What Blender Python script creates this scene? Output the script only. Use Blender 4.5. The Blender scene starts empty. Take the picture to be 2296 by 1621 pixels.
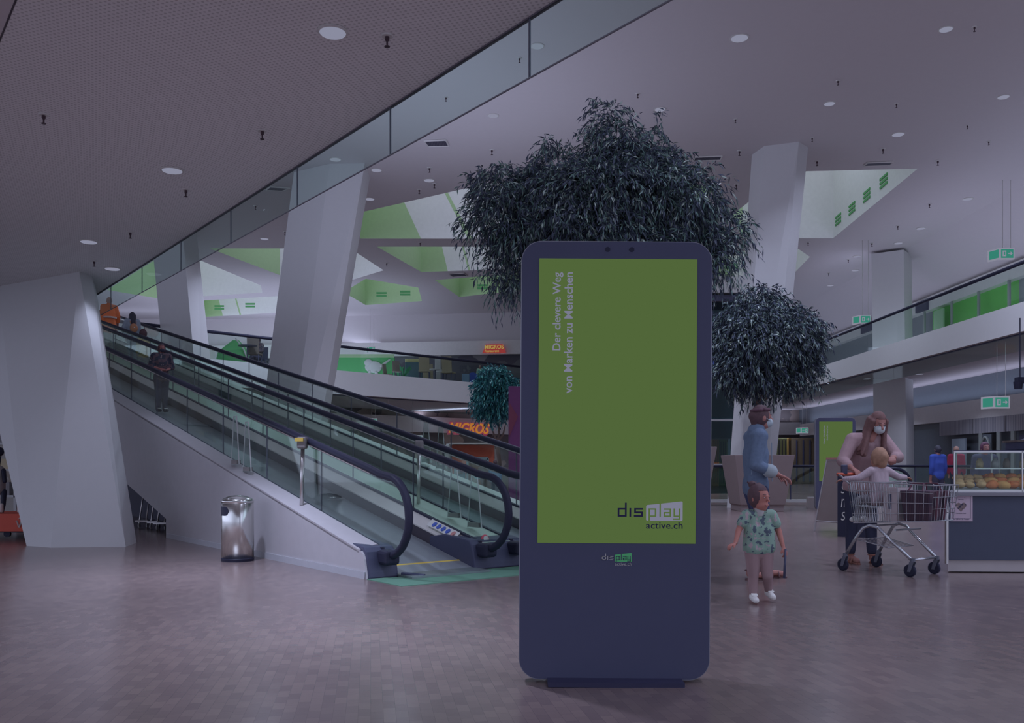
import bpy, bmesh, math, random
from mathutils import Vector, Matrix, Euler
import numpy as np
S = bpy.context.scene
COL = S.collection
random.seed(7)
# ------------------------------------------------------------------ camera, world, exposure
F, CX, CY, H = 2000.0, 1148.0, 1042.0, 1.1
cam_data = bpy.data.cameras.new('camera')
cam_data.sensor_width = 36.0
cam_data.lens = 36.0 * F / 2296.0
cam_data.shift_y = (CY - 810.5) / 2296.0
cam_data.clip_start = 0.05
cam_data.clip_end = 300
cam = bpy.data.objects.new('camera', cam_data)
COL.objects.link(cam)
cam.location = (0, 0, H)
cam.rotation_euler = (math.radians(90), 0, 0)
S.camera = cam
S.view_settings.view_transform = 'Standard'
S.view_settings.look = 'None'
S.view_settings.gamma = 1
S.view_settings.exposure = 0
S.view_settings.use_curve_mapping = False
S.cycles.transparent_max_bounces = 32
S.cycles.max_bounces = 8
S.cycles.diffuse_bounces = 5
S.cycles.caustics_reflective = False
S.cycles.caustics_refractive = False

def lin(c):
    c = c / 255.0
    return c / 12.92 if c <= 0.04045 else ((c + 0.055) / 1.055) ** 2.4
WREF = (141, 142, 160)
WL = [lin(v) for v in WREF]
def T(r, g, b):
    """albedo of a surface seen as (r, g, b) in the hall's dim bluish light"""
    return tuple(min(0.9, 0.8 * lin(v) / w) for v, w in zip((r, g, b), WL)) + (1,)
def E(r, g, b):
    return (lin(r), lin(g), lin(b), 1)

world = bpy.data.worlds.new('hall_light')
S.world = world
world.use_nodes = True
wb = world.node_tree.nodes['Background']
LW = 2.6
LT = [WL[0] * 1.0, WL[1] * 1.08, WL[2] * 1.16]      # colour of the hall's light
wb.inputs['Color'].default_value = (LT[0], LT[1], LT[2], 1)
wb.inputs['Strength'].default_value = LW
# ambient fill, shaped stronger from the sides and weaker from behind
_n = world.node_tree.nodes; _k = world.node_tree.links
_tc = _n.new('ShaderNodeTexCoord'); _sx = _n.new('ShaderNodeSeparateXYZ'); _mr = _n.new('ShaderNodeMapRange')
_cv = _n.new('ShaderNodeFloatCurve')
_mr.inputs['From Min'].default_value = -1; _mr.inputs['From Max'].default_value = 1
_k.new(_tc.outputs['Generated'], _sx.inputs[0]); _k.new(_sx.outputs['X'], _mr.inputs['Value']); _k.new(_mr.outputs[0], _cv.inputs['Value'])
_c = _cv.mapping.curves[0]
_c.points[0].location = (0, 0.74); _c.points[1].location = (1, 0.66)
_c.points.new(0.22, 0.56); _c.points.new(0.5, 0.30); _c.points.new(0.78, 0.52)
_cv.mapping.update()
_ml = _n.new('ShaderNodeMath'); _ml.operation = 'MULTIPLY'; _ml.inputs[1].default_value = LW * 2
_k.new(_cv.outputs[0], _ml.inputs[0]); _k.new(_ml.outputs[0], wb.inputs['Strength'])

def lamp(name, kind, loc, energy, size=1.0, rot=(0, 0, 0), col=None, size_y=None, spread=None):
    d = bpy.data.lights.new(name, kind)
    d.energy = energy
    c = col or [w / max(LT) for w in LT]
    d.color = c[:3]
    if kind == 'AREA':
        d.size = size
        if size_y:
            d.shape = 'RECTANGLE'
            d.size_y = size_y
        if spread: d.spread = spread
    elif kind in ('POINT', 'SPOT'):
        d.shadow_soft_size = size
    o = bpy.data.objects.new(name, d)
    COL.objects.link(o)
    o.location = loc
    o.rotation_euler = rot
    return o

# unseen uplights added to brighten the ceiling; lit coves on the bulkheads
UP = (math.pi, 0, 0)
lamp('added_uplight_right', 'AREA', (14.9, 30, 5.22), 240, 3.5, UP, size_y=40)
lamp('added_uplight_far', 'AREA', (-12, 44, 5.1), 330, 14, UP, size_y=9)
_l = lamp('added_uplight_left', 'AREA', (-8.6, 11.0, 5.05), 400, 6, UP, size_y=30)
_l.rotation_euler = (math.pi, 0, math.radians(-37.4))

lamp('cove_light_right', 'AREA', (16.98, 30, 3.53), 170, 0.3, UP, size_y=44)
_l = lamp('cove_light_far', 'AREA', (-4.7, 48.0, 3.74), 60, 12, UP, size_y=0.4)
_l.rotation_euler = (math.pi, 0, math.radians(-37.8))
lamp('cove_light_back', 'AREA', (8.5, 53.5, 3.7), 70, 17, UP, size_y=0.4)
lamp('cove_light_top', 'AREA', (-10, 49.4, 7.9), 60, 27, (math.pi, 0, math.radians(7.7)), size_y=0.4)
def down_lamp(loc, power, r=0.12, sp=115):  # serves visible fixtures and added fill beams alike
    l = lamp('downlight_and_fill', 'AREA', loc, power, 2 * r, (0, 0, 0), spread=math.radians(sp))
    l.data.shape = 'DISK'
    return l

# ------------------------------------------------------------------ pixel helpers (frame 2296 x 1621)
def at(x, y, Y):
    return Vector(((x - CX) / F * Y, Y, H + (CY - y) / F * Y))
def onz(x, y, z):
    Y = (z - H) * F / (CY - y)
    return Vector(((x - CX) / F * Y, Y, z))
def gnd(x, y):
    return onz(x, y, 0.0)

# ------------------------------------------------------------------ materials
MATS = {}
def mat(name, col, rough=0.6, metal=0.0, spec=0.3, emit=None, estr=1.0, noise=None, nscale=8.0, bump=0.0, coat=0.0):
    if name in MATS:
        return MATS[name]
    m = bpy.data.materials.new(name)
    m.use_nodes = True
    nt = m.node_tree
    b = nt.nodes['Principled BSDF']
    b.inputs['Base Color'].default_value = col
    b.inputs['Roughness'].default_value = rough
    b.inputs['Metallic'].default_value = metal
    b.inputs['Specular IOR Level'].default_value = spec
    b.inputs['Coat Weight'].default_value = coat
    if emit:
        b.inputs['Emission Color'].default_value = emit
        b.inputs['Emission Strength'].default_value = estr
    tc = nt.nodes.new('ShaderNodeTexCoord')
    nz = nt.nodes.new('ShaderNodeTexNoise')
    nz.inputs['Scale'].default_value = nscale
    nz.inputs['Detail'].default_value = 4
    nt.links.new(tc.outputs['Object'], nz.inputs['Vector'])
    amt = noise if noise is not None else 0.06
    mr = nt.nodes.new('ShaderNodeMapRange')
    mr.inputs['To Min'].default_value = 1 - amt
    mr.inputs['To Max'].default_value = 1 + amt
    nt.links.new(nz.outputs['Fac'], mr.inputs['Value'])
    mx = nt.nodes.new('ShaderNodeVectorMath')
    mx.operation = 'SCALE'
    mx.inputs[0].default_value = col[:3]
    nt.links.new(mr.outputs['Result'], mx.inputs['Scale'])
    nt.links.new(mx.outputs['Vector'], b.inputs['Base Color'])
    if bump:
        bp = nt.nodes.new('ShaderNodeBump')
        bp.inputs['Strength'].default_value = bump
        nt.links.new(nz.outputs['Fac'], bp.inputs['Height'])
        nt.links.new(bp.outputs['Normal'], b.inputs['Normal'])
    MATS[name] = m
    return m

def emat(name, col, strength=1.0):
    """a lit panel or screen"""
    if name in MATS: return MATS[name]
    m = bpy.data.materials.new(name)
    m.use_nodes = True
    nt = m.node_tree
    nt.nodes.remove(nt.nodes['Principled BSDF'])
    e = nt.nodes.new('ShaderNodeEmission')
    e.inputs['Color'].default_value = col
    e.inputs['Strength'].default_value = strength
    nt.links.new(e.outputs[0], nt.nodes['Material Output'].inputs[0])
    MATS[name] = m
    return m

def glass(name, tint, refl=1.0):
    if name in MATS: return MATS[name]
    m = bpy.data.materials.new(name)
    m.use_nodes = True
    nt = m.node_tree
    nt.nodes.remove(nt.nodes['Principled BSDF'])
    t = nt.nodes.new('ShaderNodeBsdfTransparent')
    t.inputs[0].default_value = tint
    g = nt.nodes.new('ShaderNodeBsdfGlossy')
    g.inputs['Roughness'].default_value = 0.03
    g.inputs['Color'].default_value = (0.9, 0.95, 0.92, 1)
    fr = nt.nodes.new('ShaderNodeLayerWeight')
    fr.inputs['Blend'].default_value = 0.5
    pw = nt.nodes.new('ShaderNodeMath'); pw.operation = 'POWER'; pw.inputs[1].default_value = 4.0
    nt.links.new(fr.outputs['Facing'], pw.inputs[0])
    mm = nt.nodes.new('ShaderNodeMath')
    mm.operation = 'MULTIPLY_ADD'
    mm.inputs[1].default_value = refl * 0.5
    mm.inputs[2].default_value = 0.02 * refl
    nt.links.new(pw.outputs[0], mm.inputs[0])
    mx = nt.nodes.new('ShaderNodeMixShader')
    nt.links.new(mm.outputs[0], mx.inputs[0])
    nt.links.new(t.outputs[0], mx.inputs[1])
    nt.links.new(g.outputs[0], mx.inputs[2])
    nt.links.new(mx.outputs[0], nt.nodes['Material Output'].inputs[0])
    MATS[name] = m
    return m

def mat_floor():
    m = bpy.data.materials.new('block_floor')
    m.use_nodes = True
    nt = m.node_tree
    b = nt.nodes['Principled BSDF']
    tc = nt.nodes.new('ShaderNodeTexCoord')
    mp = nt.nodes.new('ShaderNodeMapping')
    mp.inputs['Rotation'].default_value = (0, 0, math.radians(-9))
    nt.links.new(tc.outputs['Object'], mp.inputs['Vector'])
    br = nt.nodes.new('ShaderNodeTexBrick')
    br.offset = 0.5
    br.inputs['Scale'].default_value = 1.0
    br.inputs['Brick Width'].default_value = 0.11
    br.inputs['Row Height'].default_value = 0.055
    br.inputs['Mortar Size'].default_value = 0.0008
    br.inputs['Mortar Smooth'].default_value = 0.3
    br.inputs['Color1'].default_value = T(74, 65, 73)
    br.inputs['Color2'].default_value = T(84, 74, 81)
    br.inputs['Mortar'].default_value = T(64, 57, 65)
    mp2 = nt.nodes.new('ShaderNodeMapping')
    mp2.inputs['Rotation'].default_value = (0, 0, math.radians(81))
    nt.links.new(tc.outputs['Object'], mp2.inputs['Vector'])
    nt.links.new(mp2.outputs[0], br.inputs['Vector'])
    nz = nt.nodes.new('ShaderNodeTexNoise')
    nz.inputs['Scale'].default_value = 0.7
    nz.inputs['Detail'].default_value = 5
    nt.links.new(tc.outputs['Object'], nz.inputs['Vector'])
    mx = nt.nodes.new('ShaderNodeMix')
    mx.data_type = 'RGBA'
    mx.blend_type = 'MULTIPLY'
    mx.inputs[0].default_value = 0.6
    cr = nt.nodes.new('ShaderNodeValToRGB')
    cr.color_ramp.elements[0].position = 0.3
    cr.color_ramp.elements[0].color = (0.8, 0.74, 0.76, 1)
    cr.color_ramp.elements[1].position = 0.7
    cr.color_ramp.elements[1].color = (1.1, 1.06, 1.05, 1)
    nt.links.new(nz.outputs['Fac'], cr.inputs[0])
    nt.links.new(br.outputs['Color'], mx.inputs[6])
    nt.links.new(cr.outputs['Color'], mx.inputs[7])
    nt.links.new(mx.outputs[2], b.inputs['Base Color'])
    b.inputs['Roughness'].default_value = 0.22
    b.inputs['Specular IOR Level'].default_value = 0.85
    n2 = nt.nodes.new('ShaderNodeTexNoise')
    n2.inputs['Scale'].default_value = 14
    n2.inputs['Detail'].default_value = 3
    nt.links.new(tc.outputs['Object'], n2.inputs['Vector'])
    bp = nt.nodes.new('ShaderNodeBump')
    bp.inputs['Strength'].default_value = 0.06
    bp.inputs['Distance'].default_value = 0.02
    nt.links.new(n2.outputs['Fac'], bp.inputs['Height'])
    nt.links.new(bp.outputs['Normal'], b.inputs['Normal'])
    return m

def mat_perforated():
    m = mat('perforated_ceiling_panel', T(150, 151, 170), rough=0.8, spec=0.1)
    nt = m.node_tree
    b = nt.nodes['Principled BSDF']
    tc = nt.nodes['Texture Coordinate']
    mp = nt.nodes.new('ShaderNodeMapping')
    mp.inputs['Rotation'].default_value = (0, 0, math.radians(20))
    mp.inputs['Scale'].default_value = (28, 28, 28)
    nt.links.new(tc.outputs['Object'], mp.inputs['Vector'])
    fr = nt.nodes.new('ShaderNodeVectorMath'); fr.operation = 'FRACTION'
    nt.links.new(mp.outputs[0], fr.inputs[0])
    sb = nt.nodes.new('ShaderNodeVectorMath'); sb.operation = 'SUBTRACT'
    sb.inputs[1].default_value = (0.5, 0.5, 0)
    nt.links.new(fr.outputs[0], sb.inputs[0])
    mu = nt.nodes.new('ShaderNodeVectorMath'); mu.operation = 'MULTIPLY'
    mu.inputs[1].default_value = (1, 1, 0)
    nt.links.new(sb.outputs[0], mu.inputs[0])
    ln = nt.nodes.new('ShaderNodeVectorMath'); ln.operation = 'LENGTH'
    nt.links.new(mu.outputs[0], ln.inputs[0])
    lt = nt.nodes.new('ShaderNodeMapRange')
    lt.inputs['From Min'].default_value = 0.2
    lt.inputs['From Max'].default_value = 0.32
    lt.inputs['To Min'].default_value = 0.72
    lt.inputs['To Max'].default_value = 1.0
    nt.links.new(ln.outputs['Value'], lt.inputs['Value'])
    sc = nt.nodes.new('ShaderNodeVectorMath'); sc.operation = 'SCALE'
    src = b.inputs['Base Color'].links[0].from_socket
    nt.links.new(src, sc.inputs[0])
    nt.links.new(lt.outputs[0], sc.inputs['Scale'])
    nt.links.new(sc.outputs['Vector'], b.inputs['Base Color'])
    return m

def mat_stripes(name, c1, c2, scale, rot=(0, 0, 0), rough=0.5, metal=0.0, axis='X'):
    m = mat(name, c1, rough=rough, metal=metal)
    nt = m.node_tree
    b = nt.nodes['Principled BSDF']
    mp = nt.nodes.new('ShaderNodeMapping')
    mp.inputs['Rotation'].default_value = rot
    nt.links.new(nt.nodes['Texture Coordinate'].outputs['Object'], mp.inputs['Vector'])
    wv = nt.nodes.new('ShaderNodeTexWave')
    wv.bands_direction = axis
    wv.inputs['Scale'].default_value = scale
    nt.links.new(mp.outputs[0], wv.inputs['Vector'])
    mx = nt.nodes.new('ShaderNodeMix'); mx.data_type = 'RGBA'
    mx.inputs[6].default_value = c1
    mx.inputs[7].default_value = c2
    nt.links.new(wv.outputs['Fac'], mx.inputs[0])
    nt.links.new(mx.outputs[2], b.inputs['Base Color'])
    return m

def mat_patches(name, cols, scale, rough=0.8, detail=2.0, stops=None):
    """large irregular patches of several dyes"""
    if name in MATS: return MATS[name]
    m = mat(name, cols[0], rough=rough)
    nt = m.node_tree
    b = nt.nodes['Principled BSDF']
    nz = nt.nodes.new('ShaderNodeTexNoise')
    nz.inputs['Scale'].default_value = scale
    nz.inputs['Detail'].default_value = detail
    nt.links.new(nt.nodes['Texture Coordinate'].outputs['Object'], nz.inputs['Vector'])
    cr = nt.nodes.new('ShaderNodeValToRGB')
    cr.color_ramp.interpolation = 'CONSTANT'
    el = cr.color_ramp.elements
    n = len(cols)
    stops = stops or [0.0] + [0.38 + 0.26 * i / max(1, n - 2) for i in range(n - 1)]
    el[0].position = 0; el[0].color = cols[0]
    el[1].position = stops[1]; el[1].color = cols[1]
    for i in range(2, n):
        e = el.new(stops[i]); e.color = cols[i]
    nt.links.new(nz.outputs['Fac'], cr.inputs[0])
    nt.links.new(cr.outputs[0], b.inputs['Base Color'])
    return m

# ------------------------------------------------------------------ objects
def tag(o, label=None, cat=None, group=None, kind=None):
    if label: o['label'] = label
    if cat: o['category'] = cat
    if group: o['group'] = group
    if kind: o['kind'] = kind
    return o

def empty(name, loc, rz=0.0, label=None, cat=None, group=None):
    o = bpy.data.objects.new(name, None)
    o.empty_display_size = 0.2
    COL.objects.link(o)
    o.location = loc
    o.rotation_euler = (0, 0, rz)
    return tag(o, label, cat, group)

class MB:
    def __init__(s):
        s.v = []; s.f = []; s.m = []; s.cur = 0
    def add(s, vs, fs):
        n = len(s.v)
        s.v += [tuple(v) for v in vs]
        s.f += [tuple(i + n for i in f) for f in fs]
        s.m += [s.cur] * len(fs)
        return s
    def box(s, c, d, rz=0.0, ax=None):
        """centre, full size, optional rotation matrix"""
        M = ax if ax is not None else Matrix.Rotation(rz, 3, 'Z')
        c = Vector(c)
        vs = [c + M @ Vector((sx * d[0] / 2, sy * d[1] / 2, sz * d[2] / 2)) for sz in (-1, 1) for sy in (-1, 1) for sx in (-1, 1)]
        return s.add(vs, [(0, 2, 3, 1), (4, 5, 7, 6), (0, 1, 5, 4), (2, 6, 7, 3), (0, 4, 6, 2), (1, 3, 7, 5)])
    def prism(s, pts, off):
        """polygon pts extruded by vector off"""
        n = len(pts)
        off = Vector(off)
        a = [Vector(p) for p in pts]
        vs = a + [p + off for p in a]
        fs = [tuple(range(n - 1, -1, -1)), tuple(range(n, 2 * n))]
        fs += [(i, (i + 1) % n, n + (i + 1) % n, n + i) for i in range(n)]
        return s.add(vs, fs)
    def loft(s, rings, caps=True, closed=True):
        n = len(rings[0])
        vs = [p for r in rings for p in r]
        fs = []
        for k in range(len(rings) - 1):
            for i in range(n if closed else n - 1):
                j = (i + 1) % n
                fs.append((k * n + i, k * n + j, (k + 1) * n + j, (k + 1) * n + i))
        if caps:
            fs.append(tuple(range(n - 1, -1, -1)))
            fs.append(tuple(range((len(rings) - 1) * n, len(rings) * n)))
        return s.add(vs, fs)
    def tube(s, pts, r, n=8, caps=True):
        pts = [Vector(p) for p in pts]
        rs = r if isinstance(r, (list, tuple)) else [r] * len(pts)
        rings = []
        t0 = None
        for i, p in enumerate(pts):
            if i == 0: t = pts[1] - p
            elif i == len(pts) - 1: t = p - pts[i - 1]
            else: t = (pts[i + 1] - p).normalized() + (p - pts[i - 1]).normalized()
            t = t.normalized()
            if t0 is None:
                u = t.cross(Vector((0, 0, 1)))
                if u.length < 1e-3: u = t.cross(Vector((1, 0, 0)))
                u.normalize()
            else:
                u = (u - t * u.dot(t))
                if u.length < 1e-4: u = t.cross(Vector((0, 0, 1)))
                u.normalize()
            t0 = t
            w = t.cross(u)
            rings.append([p + (u * math.cos(2 * math.pi * k / n) + w * math.sin(2 * math.pi * k / n)) * rs[i] for k in range(n)])
        return s.loft(rings, caps)
    def lathe(s, prof, c=(0, 0, 0), n=24, M=None):
        """prof: list of (r, z); M optional 3x3"""
        c = Vector(c)
        rings = []
        for r, z in prof:
            ring = [Vector((r * math.cos(2 * math.pi * k / n), r * math.sin(2 * math.pi * k / n), z)) for k in range(n)]
            if M is not None: ring = [M @ p for p in ring]
            rings.append([c + p for p in ring])
        return s.loft(rings)
    def ell(s, c, r, M=None, n=12, m=8):
        c = Vector(c)
        if not isinstance(r, (list, tuple)): r = (r, r, r)
        rings = []
        for j in range(m + 1):
            th = math.pi * (j / m) * 0.998 + 0.001 * math.pi
            ring = [Vector((r[0] * math.sin(th) * math.cos(2 * math.pi * k / n), r[1] * math.sin(th) * math.sin(2 * math.pi * k / n), -r[2] * math.cos(th))) for k in range(n)]
            if M is not None: ring = [M @ p for p in ring]
            rings.append([c + p for p in ring])
        return s.loft(rings)
    def cap(s, p0, p1, r0, r1=None, n=10):
        """tapered capsule"""
        r1 = r0 if r1 is None else r1
        p0, p1 = Vector(p0), Vector(p1)
        d = (p1 - p0)
        L = d.length
        if L < 1e-6: return s.ell(p0, r0)
        t = d / L
        pts, rs = [], []
        for a in (-80, -55, -25):
            a = math.radians(a); pts.append(p0 + t * r0 * math.sin(a)); rs.append(r0 * math.cos(a))
        pts.append(p0); rs.append(r0); pts.append(p1); rs.append(r1)
        for a in (25, 55, 80):
            a = math.radians(a); pts.append(p1 + t * r1 * math.sin(a)); rs.append(r1 * math.cos(a))
        u = t.orthogonal().normalized(); w = t.cross(u)
        rings = [[p + (u * math.cos(2 * math.pi * k / n) + w * math.sin(2 * math.pi * k / n)) * r for k in range(n)] for p, r in zip(pts, rs)]
        return s.loft(rings)
    def build(s, name, mats, parent=None, smooth=False, bevel=0.0, label=None, voxel=0.0, cleanup=True):
        me = bpy.data.meshes.new(name)
        me.from_pydata(s.v, [], s.f)
        if not isinstance(mats, (list, tuple)): mats = [mats]
        for m in mats: me.materials.append(m)
        if len(mats) > 1: me.polygons.foreach_set('material_index', s.m)
        if cleanup:
            bm = bmesh.new(); bm.from_mesh(me)
            bmesh.ops.recalc_face_normals(bm, faces=bm.faces)
            bm.to_mesh(me); bm.free()
        o = bpy.data.objects.new(name, me)
        COL.objects.link(o)
        if parent: o.parent = parent
        if voxel:
            md = o.modifiers.new('merge', 'REMESH'); md.mode = 'VOXEL'; md.voxel_size = voxel; md.use_smooth_shade = True
            sm = o.modifiers.new('soften', 'SMOOTH'); sm.factor = 0.5; sm.iterations = 3
            dg = bpy.context.evaluated_depsgraph_get()
            me2 = bpy.data.meshes.new_from_object(o.evaluated_get(dg))
            o.modifiers.clear()
            o.data = me2
            me2.name = name
            me2.materials.clear()
            for m in mats: me2.materials.append(m)
            smooth = True
        if bevel:
            md = o.modifiers.new('bevel', 'BEVEL'); md.width = bevel; md.segments = 2; md.limit_method = 'ANGLE'
        if smooth:
            o.data.polygons.foreach_set('use_smooth', [True] * len(o.data.polygons))
        if label: o['label'] = label
        return o

def struct(name, mb, m, **k):
    kk = {q: k.pop(q) for q in ('label', 'cat') if q in k}
    o = mb.build(name, m, **k)
    tag(o, kk.get('label'), kk.get('cat'), kind='structure')
    return o

def children(o): return [c for c in COL.objects if c.parent == o]
def copy_tree(o, parent=None, kids=None):
    c = o.copy(); COL.objects.link(c); c.parent = parent
    for ch in o.children: 
        copy_tree(ch, c)
    return c

_fonts = {}
def text_geo(string, width=None, height=None, bold=0.0, shear=0.0, thick=0.002, align='l'):
    """vertices (u, v, w) and faces of a line of lettering; u starts at 0, v 0 is the baseline"""
    cu = bpy.data.curves.new('lettering', 'FONT')
    cu.body = string
    cu.size = 1
    cu.resolution_u = 3
    cu.offset = bold
    cu.shear = shear
    cu.extrude = 0.5
    o = bpy.data.objects.new('lettering', cu)
    COL.objects.link(o)
    dg = bpy.context.evaluated_depsgraph_get()
    dg.update()
    me = bpy.data.meshes.new_from_object(o.evaluated_get(dg))
    V = np.array([v.co[:] for v in me.vertices]) if len(me.vertices) else np.zeros((0, 3))
    Fc = [tuple(p.vertices) for p in me.polygons]
    bpy.data.objects.remove(o)
    bpy.data.meshes.remove(me)
    V[:, 0] -= V[:, 0].min()
    w0 = V[:, 0].max()
    if width: k = width / w0
    else: k = 1
    ky = k
    if height: 
        ky = height / V[:, 1].max()
        if not width: k = ky
    V[:, 0] *= k; V[:, 1] *= ky; V[:, 2] = (V[:, 2] + 0.5) * thick
    return V, Fc

def lettering(name, string, origin, U, Vv, m, parent, width=None, height=None, bold=0.0, shear=0.0, thick=0.002, right=False, label=None):
    V, Fc = text_geo(string, width, height, bold, shear, thick)
    U = Vector(U).normalized(); Vv = Vector(Vv).normalized(); W = U.cross(Vv)
    o0 = Vector(origin)
    if right: o0 = o0 - U * float(V[:, 0].max())
    mb = MB()
    mb.add([o0 + U * float(a) + Vv * float(b) + W * float(c) for a, b, c in V], Fc)
    return mb.build(name, m, parent, cleanup=False, label=label)

# common finishes
M_white = mat('white_paint', T(146, 147, 165), rough=0.55, noise=0.02)
M_white2 = mat('white_render', T(132, 133, 150), rough=0.7, noise=0.02)
M_ceil = mat('ceiling_plaster', T(132, 130, 148), rough=0.85, spec=0.1, noise=0.02)
M_black = mat('black_rubber', T(27, 28, 46), rough=0.5, spec=0.2)
M_dark = mat('dark_navy_paint', T(46, 48, 72), rough=0.4)
M_steel = mat('brushed_steel', T(125, 124, 138), rough=0.28, metal=0.9)
M_chrome = mat('chrome', T(150, 150, 165), rough=0.15, metal=1.0)
M_glass = glass('clear_green_glass', (0.91, 0.97, 0.94, 1), 0.9)
M_smoke = glass('smoke_curtain_glass', (0.86, 0.93, 0.91, 1), 0.5)
M_green = mat('green_wall_paint', T(78, 128, 88), rough=0.7, noise=0.05, nscale=1)
M_lime = mat('lime_wall_paint', T(100, 140, 100), rough=0.7)
M_lamp = emat('lamp_diffuser', E(136, 138, 158), 1.0)
# ================================================================== LARGE STRUCTURE
Z_C = 9.4     # main ceiling
# ---- daylight and lamps of the hall
SKY_E = 1.35
m_sky = emat('skylight_diffuser', E(150, 156, 170), SKY_E)

mb = MB(); mb.add([(-45, -12, 0), (45, -12, 0), (45, 70, 0), (-45, 70, 0)], [(0, 1, 2, 3)])
struct('floor', mb, mat_floor(), label='brown wooden block floor', cat='floor')

# ---- main ceiling with skylight wells
wells = [
    ([(1765, 385), (2058, 378), (1868, 534), (1665, 534), (1640, 483)], 'WwwgL'),
    ([(805, 477), (1090, 412), (1330, 408), (1330, 535), (808, 535)], 'wwwS L'),
    ([(1400, 410), (1604, 418), (1530, 510), (1400, 512)], 'gggg'),
    ([(845, 553), (1160, 553), (1175, 602), (945, 610)], 'wwSg'),
    ([(470, 557), (785, 557), (860, 606), (775, 632), (628, 617)], 'wwwwL'),
    ([(375, 565), (440, 580), (585, 640), (588, 656), (360, 670), (240, 650)], 'wwwwgL'),
    ([(450, 674), (640, 663), (640, 700), (452, 711)], 'wwSg'),
    ([(770, 655), (820, 625), (938, 645), (946, 675), (820, 684)], 'wwwgg'),
    ([(975, 628), (1170, 612), (1170, 650), (1030, 666)], 'wwgg'),
    ([(1600, 565), (1790, 558), (1816, 576), (1775, 618), (1600, 628)], 'wwwSg'),
]
bm = bmesh.new()
def ring(pts):
    vs = [bm.verts.new(p) for p in pts]
    return [bm.edges.new((vs[i], vs[(i + 1) % len(vs)])) for i in range(len(vs))]
edges = ring([(-45, -7, Z_C), (15.2, -7, Z_C), (15.2, 50.8, Z_C), (-45, 50.8, Z_C)])
wp = []
for pl, cols in wells:
    pts = [onz(x, y, Z_C) for x, y in pl]
    wp.append(pts)
    edges += ring(pts)
bmesh.ops.triangle_fill(bm, use_beauty=True, use_dissolve=False, edges=edges)
me = bpy.data.meshes.new('ceiling'); bm.to_mesh(me); bm.free()
me.materials.append(M_ceil)
o = bpy.data.objects.new('ceiling', me); COL.objects.link(o); tag(o, 'high white ceiling over the hall', 'ceiling', kind='structure')
m_wellw = mat('skylight_well_white', T(154, 155, 174), rough=0.8)
m_wellg = mat('skylight_well_green', T(114, 134, 116), rough=0.8)
m_wellS = mat('skylight_well_mixed', T(154, 155, 174), rough=0.8)
nt = m_wellS.node_tree
wv = nt.nodes.new('ShaderNodeTexWave'); wv.inputs['Scale'].default_value = 0.09; wv.inputs['Distortion'].default_value = 0.0
mp = nt.nodes.new('ShaderNodeMapping'); mp.inputs['Rotation'].default_value = (0, 0.35, 0); mp.inputs['Location'].default_value = (1.4, 0, 0)
nt.links.new(nt.nodes['Texture Coordinate'].outputs['Object'], mp.inputs['Vector'])
nt.links.new(mp.outputs[0], wv.inputs['Vector'])
cr = nt.nodes.new('ShaderNodeValToRGB'); cr.color_ramp.interpolation = 'CONSTANT'
cr.color_ramp.elements[0].color = T(114, 134, 116); cr.color_ramp.elements[1].position = 0.55; cr.color_ramp.elements[1].color = T(154, 155, 174)
nt.links.new(wv.outputs['Fac'], cr.inputs[0]); nt.links.new(cr.outputs[0], nt.nodes['Principled BSDF'].inputs['Base Color'])
for k, (pts, (pl, cols)) in enumerate(zip(wp, wells)):
    hgt = 2.6
    mb = MB(); n = len(pts)
    cols = cols.replace(' ', '')
    for i in range(n):
        a, b = pts[i], pts[(i + 1) % n]
        mb.cur = {'g': 1, 'L': 1, 'S': 2}.get(cols[i] if i < len(cols) else 'w', 0)
        up = Vector((0, 0, hgt))
        if mb.cur == 2:      # green paint on one part of the side, white on the other, with a slanting border
            m0, m1 = a.lerp(b, 0.74), a.lerp(b, 0.88)
            m2, m3 = a.lerp(b, 0.52), a.lerp(b, 0.68)
            mb.cur = 0; mb.add([a, m2, m3 + up, a + up], [(0, 1, 2, 3)])
            mb.cur = 1; mb.add([m2, m2.lerp(b, .04), m3.lerp(b, .04) + up, m3 + up], [(0, 1, 2, 3)])
            mb.cur = 0; mb.add([m2.lerp(b, .04), m0, m1 + up, m3.lerp(b, .04) + up], [(0, 1, 2, 3)])
            mb.cur = 1; mb.add([m0, b, b + up, m1 + up], [(0, 1, 2, 3)])
        else:
            mb.add([a, b, b + up, a + up], [(0, 1, 2, 3)])
    mb.cur = 3
    mb.add([p + Vector((0, 0, hgt)) for p in pts], [tuple(range(n))])
    cc = sum(pts, Vector()) / n
    ext = max((a - cc).length for a in pts)
    lamp('skylight_beam', 'AREA', cc + Vector((0, 0, hgt - 0.15)), 0.8 * ext * ext, ext * 0.9, (0, 0, 0))
    struct('window_%d' % (k + 1), mb, [m_wellw, m_wellg, m_wellS, m_sky], cleanup=False, label='faceted skylight well with white and green sides', cat='skylight')

# sloping edges of the ceiling at the far and right sides, upper walls
mb = MB(); mb.add([(-45, 50.8, Z_C), (16.5, 50.8, Z_C), (16.5, 52.5, 8.0), (-45, 52.5, 8.0)], [(0, 1, 2, 3)])
struct('ceiling', mb, M_ceil)
mb = MB(); mb.add([(15.2, 8, Z_C), (15.2, 52.5, Z_C), (17.4, 52.5, 8.0), (17.4, 8, 8.0)], [(0, 1, 2, 3)])
struct('ceiling', mb, M_ceil)

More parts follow.
